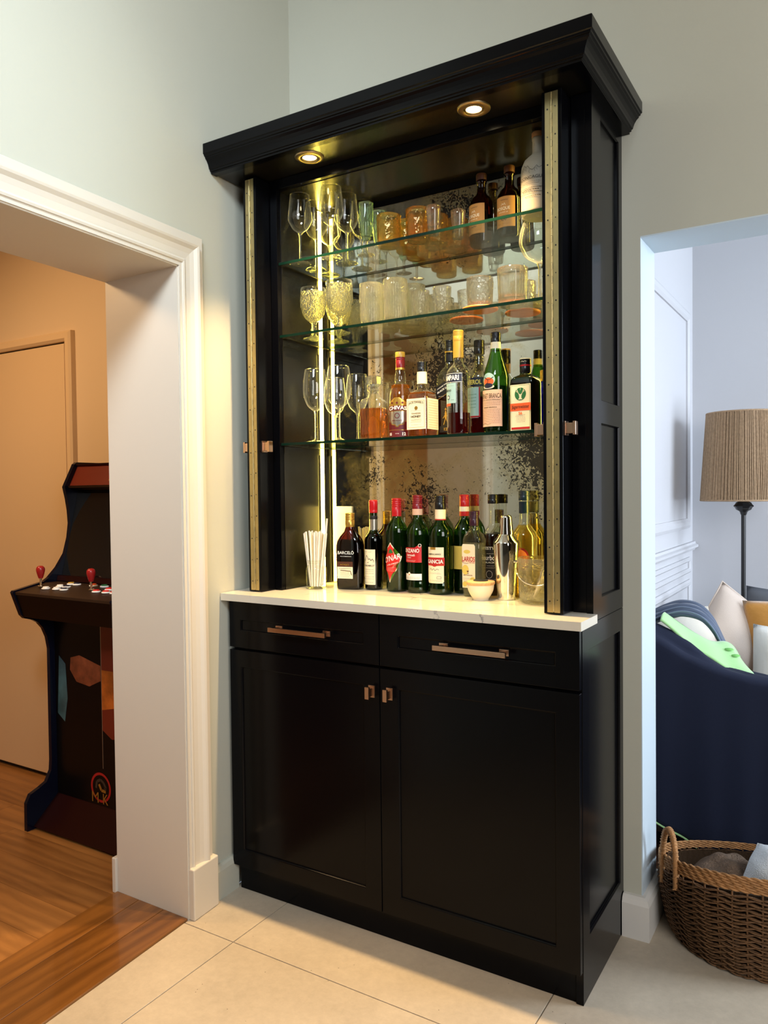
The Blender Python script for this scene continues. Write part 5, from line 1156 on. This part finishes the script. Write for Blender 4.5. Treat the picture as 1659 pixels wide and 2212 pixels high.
# white crocheted cushion: plump pillow standing on its side
def pillow(name, c, sx, sy, th, rot, mat, label_, cat='cushion', group=None, e=.55, piping=None, seed=0, crease=.004):
    rr = random.Random(seed); ph = [rr.uniform(0, 6) for _ in range(4)]; Rm = Matrix.Rotation(rot[2], 3, 'Z') @ Matrix.Rotation(rot[1], 3, 'Y') @ Matrix.Rotation(rot[0], 3, 'X')
    nn = 22; V = []; F = []; C_ = Vector(c)
    def pt(u, v, s):
        pin = 1 - .07 * (1 - abs(u * v)) * (abs(u) ** 6 + abs(v) ** 6) * 1.0
        x, y = u * sx / 2 * (pin if abs(v) < .98 or 1 else 1), v * sy / 2 * pin
        t_ = max(0, (1 - u ** 2)) ** e * max(0, (1 - v ** 2)) ** e
        z = s * (th / 2 * t_ + crease * t_ * math.sin(7 * u + ph[0] + 3 * v) * math.sin(5 * v + ph[1]))
        return tuple(C_ + Rm @ Vector((x, y, z)))
    for s in (1, -1):
        b0 = len(V); V += [pt(-1 + 2 * i / nn, -1 + 2 * j / nn, s) for j in range(nn + 1) for i in range(nn + 1)]
        for j in range(nn):
            for i in range(nn):
                q = b0 + j * (nn + 1) + i; f = (q, q + 1, q + nn + 2, q + nn + 1); F.append(f if s > 0 else f[::-1])
    t = root(name, c, label_, cat, group); mb_ = MB(); mb_.add(V, F, 0, True); mb_.build('cover', mat, t, weld=True)
    if piping:
        P_ = [pt(-1 + 2 * i / 20, -1, 0) for i in range(20)] + [pt(1, -1 + 2 * i / 20, 0) for i in range(20)] + [pt(1 - 2 * i / 20, 1, 0) for i in range(20)] + [pt(-1, 1 - 2 * i / 20, 0) for i in range(20)]
        q = MB(); q.tube(P_, .0035, 6, closed=True); q.build('piping', piping, t)
    return t
pl = pillow('crocheted_cushion', (BX + .075, BY - .085, .232), .22, .17, .15, (math.radians(38), math.radians(-8), math.radians(-24)), M['knitwhite'], 'white crocheted bundle resting on top in the wicker basket', 'cushion', piping=M['knitwhite'], seed=4)

# ------------------------------------------------------------------ living room furniture
M['sofafab'] = PB('sofa_brown_leather', (.035, .018, .012), .55); M['navy'] = PB('navy_throw', '07132e', .9, bump=.06, bscale=260)
M['navytop'] = M['navy']; M['beigef'] = PB('beige_linen', 'c9b9ac', .8, bump=.15, bscale=300); M['creamf'] = PB('cream_linen', 'd9d2c4', .85, bump=.15, bscale=200)
M['greyblue'] = PB('slate_blue_fabric', '46536a', .7, sheen=.3); M['greenf'] = PB('pale_green_fleece', 'a9dc96', .85, sheen=.4, bump=.1, bscale=200); M['mustard'] = PB('mustard_velvet', 'bf8430', .75, sheen=.5, bump=.2, bscale=60)
M['greyf'] = PB('dark_gray_fabric', '55585f', .8); M['pillowwhite'] = PB('white_cotton', 'e0e0da', .85, bump=.3, bscale=25)
sf = root('sofa', (1.5, 1.1, 0), 'dark brown sofa under a navy throw in the living room', 'sofa')
def rbox(x0, x1, y0, y1, z0, z1, name, mat, parent, bev=.04):
    b = MB(); b.box(x0, x1, y0, y1, z0, z1); return b.build(name, mat, parent, bevel=bev)
rbox(1.03, 2.0, .56, 1.88, .08, .34, 'frame', M['sofafab'], sf, .02); rbox(1.21, 2.0, .70, 1.74, .345, .405, 'seat_cushion', M['sofafab'], sf)
rbox(1.03, 1.20, .56, 1.88, .345, .66, 'backrest', M['sofafab'], sf); rbox(1.205, 2.0, .56, .695, .345, .60, 'armrest', M['sofafab'], sf); rbox(1.255, 2.0, 1.745, 1.88, .475, .60, 'armrest', M['sofafab'], sf)
for x, y in ((1.08, .60), (1.94, .60), (1.08, 1.84), (1.94, 1.84)): rbox(x - .03, x + .03, y - .03, y + .03, .0, .079, 'foot', M['darkfloor'], sf, .005)
def edge_top(x):       # height of the draped edge along the arm
    pts = [(1.02, .84), (1.12, .800), (1.17, .775), (1.234, .738), (1.296, .714), (1.371, .692), (1.444, .680), (1.5, .674), (1.7, .66), (2.05, .64)]
    for (a, za), (c, zc_) in zip(pts[:-1], pts[1:]):
        if x <= c: return za + (zc_ - za) * (x - a) / (c - a)
    return .64
def throw(u, v):
    x = 1.022 + u * 1.03; zt = edge_top(x)
    bot = .175 - .10 * min(1, max(0, (x - 1.08) / .22)) if x < 1.9 else .08
    fold = .010 * math.sin(21 * x + 1.1) + .006 * math.sin(47 * x)
    if v < .72:
        f = v / .72; z = bot + (zt - bot) * f; y = .525 + fold * (1 - f * .8) - .018 * (1 - f)
    elif v < .80:
        f = (v - .72) / .08; a = f * PI / 2; z = zt + .022 * math.sin(a); y = .525 + .035 * (1 - math.cos(a)) + fold * .2
    else:
        f = (v - .80) / .20; z = zt + .022 - .012 * f + .004 * math.sin(30 * x + 9 * f) + .035 * math.sin(PI * min(1, f * 1.3)) * max(0, min(1, (1.36 - x) / .12)); y = .56 + .10 * f
    return (x, y, z)
sheet('navy_throw', throw, 90, 50, M['navy'], 'navy blue throw draped over the sofa end down to the floor', 'throw', .007)
q = MB(); q.tube([(throw(u, 0)[0], throw(u, 0)[1] - .002, throw(u, 0)[2] - .004) for u in [i / 40 for i in range(41)]], .004, 6); q.build('pale_hem', M['greenf'], bpy.data.objects['navy_throw'])
# pale green fleece band crossing the navy throw
def along(path, u):
    f = u * (len(path) - 1); k = min(int(f), len(path) - 2); P = [Vector(path[max(0, k - 1)]), Vector(path[k]), Vector(path[k + 1]), Vector(path[min(len(path) - 1, k + 2)])]; t_ = f - k
    return .5 * (2 * P[1] + (P[2] - P[0]) * t_ + (2 * P[0] - 5 * P[1] + 4 * P[2] - P[3]) * t_ ** 2 + (3 * P[1] - P[0] - 3 * P[2] + P[3]) * t_ ** 3)
def green(u, v):
    lo = along([(1.135, .59, .868), (1.211, .59, .806), (1.266, .59, .767), (1.328, .59, .728), (1.388, .59, .702), (1.455, .59, .684)], u)
    hi = along([(1.125, .74, .872), (1.2145, .74, .806), (1.28, .74, .781), (1.336, .74, .776), (1.372, .74, .752), (1.40, .74, .69)], u)
    p = lo.lerp(hi, v); p.z += .012 * math.sin(v * PI) + .004 * math.sin(14 * u + 5 * v); return tuple(p)
sheet('green_fleece', green, 50, 14, M['greenf'], 'pale green fleece blanket lying across the navy throw', 'blanket', .008)
q = MB(); gm = bpy.data.objects['green_fleece']
for (u_, v_, rr) in ((.70, .62, .013), (.80, .50, .013)):
    p = Vector(green(u_, v_)); q.lathe([(rr * 1.3, 0), (rr, .004), (.0001, .005)], (p.x, p.y, p.z + .004), 20)
tag(q.build('leaf_print', PB('leaf_green', '7cc468', .85), gm), kind='stuff')
pillow('cushion', (1.165, .93, .675), .28, .40, .15, (math.radians(66), 0, math.radians(40)), M['creamf'], 'cream cushion under the slate blue blanket at the sofa end', 'cushion', 'sofa cushions', seed=1, piping=M['creamf'])
pillow('cushion', (1.318, 1.19, .685), .39, .39, .18, (math.radians(80), math.radians(36), math.radians(30)), M['beigef'], 'large pale beige cushion standing on its corner', 'cushion', 'sofa cushions', seed=2, piping=M['beigef'])
def blue(u, v):
    lo = along([(1.03, .75, .82), (1.085, .75, .855), (1.135, .75, .878), (1.1925, .75, .8935), (1.2507, .75, .8834), (1.297, .75, .840), (1.334, .75, .765), (1.368, .75, .690)], u)
    return (lo.x - .025 * v, lo.y + .085 * v, lo.z - .032 * (1 - v) * (1 if 1 else 0) + .008 * math.sin(18 * v + 6 * u) * (1 - u * .3) + .010)
bl = sheet('slate_blanket', blue, 50, 14, M['greyblue'], 'slate blue folded blanket arching over the cream cushion', 'blanket', .018)
q = MB()
for v_ in (0, .33): q.tube([tuple(Vector(blue(i / 40, v_)) + Vector((0, -.006, .008))) for i in range(41)], .004, 6)
q.build('stitched_edge', PB('slate_binding', '6d7a92', .7), bl)
pillow('cushion', (1.520, 1.37, .665), .40, .49, .14, (math.radians(84), math.radians(4), math.radians(8)), M['greyf'], 'dark gray cushion behind the mustard one', 'cushion', 'sofa cushions', seed=5)
pillow('cushion', (1.545, 1.17, .665), .36, .47, .13, (math.radians(84), math.radians(-5), math.radians(8)), M['mustard'], 'mustard velvet cushion between the gray and white ones', 'cushion', 'sofa cushions', seed=6)
pillow('cushion', (1.575, .96, .615), .36, .39, .14, (math.radians(80), math.radians(4), math.radians(8)), M['pillowwhite'], 'white cotton pillow in front of the mustard cushion', 'cushion', 'sofa cushions', seed=7, crease=.008)
# floor lamp with a cord-wrapped drum shade
M['cord'] = PB('jute_cord', 'a68a6c', .85, bump=.4, bscale=300, var=.18, vscale=90); M['iron'] = PB('black_iron', (.01, .01, .011), .4)
LX, LY = 1.300, 1.58
lp = root('floor_lamp', (LX, LY, 0), 'black floor lamp with jute cord shade by the living room wall', 'lamp')
b = MB(); b.lathe([(.13, 0), (.13, .012), (.11, .020), (.03, .035), (.014, .05)], (LX, LY, 0), 40); b.build('base', M['iron'], lp)
b = MB(); b.lathe([(.0105, .05), (.0105, 1.235)], (LX, LY, 0), 16); b.build('pole', M['iron'], lp)
b = MB(); b.lathe(smooth_prof([(.0105, 1.225), (.014, 1.232), (.018, 1.243), (.033, 1.252), (.036, 1.260), (.044, 1.268), (.036, 1.277), (.033, 1.284), (.018, 1.292), (.015, 1.300)], 3), (LX, LY, 0), 8, smooth=False); b.build('finial', M['iron'], lp)
zs0, zs1, rs0, rs1 = 1.296, 1.700, .186, .160
b = MB(); b.lathe([(rs0 - .004, zs0 + .002), (rs1 - .004, zs1 - .002)], (LX, LY, 0), 64, cap=False); sh = b.build('shade', M['cord'], lp, recalc=False)
b = MB(); nc = 150
for k in range(nc):
    a = 2 * PI * (k + rb.uniform(-.18, .18)) / nc; b.tube([(LX + rs0 * math.cos(a), LY + rs0 * math.sin(a), zs0), (LX + rs1 * math.cos(a), LY + rs1 * math.sin(a), zs1)], .0033, 5)
tag(b.build('cord_strands', M['cord'], sh, recalc=False), kind='stuff')
for rr_, zz_ in ((rs0, zs0), (rs1, zs1)): MB().tube([(LX + rr_ * math.cos(a), LY + rr_ * math.sin(a), zz_) for a in [2 * PI * i / 64 for i in range(64)]], .0045, 6, closed=True).build('rim_ring', M['cord'], sh)
b = MB(); b.tube([(LX, LY, 1.30), (LX, LY, 1.62)], .004, 8)
for a in (0, 2 * PI / 3, 4 * PI / 3): b.tube([(LX, LY, 1.62), (LX + rs1 * math.cos(a), LY + rs1 * math.sin(a), 1.695)], .0022, 6)
b.build('harp', M['iron'], lp)
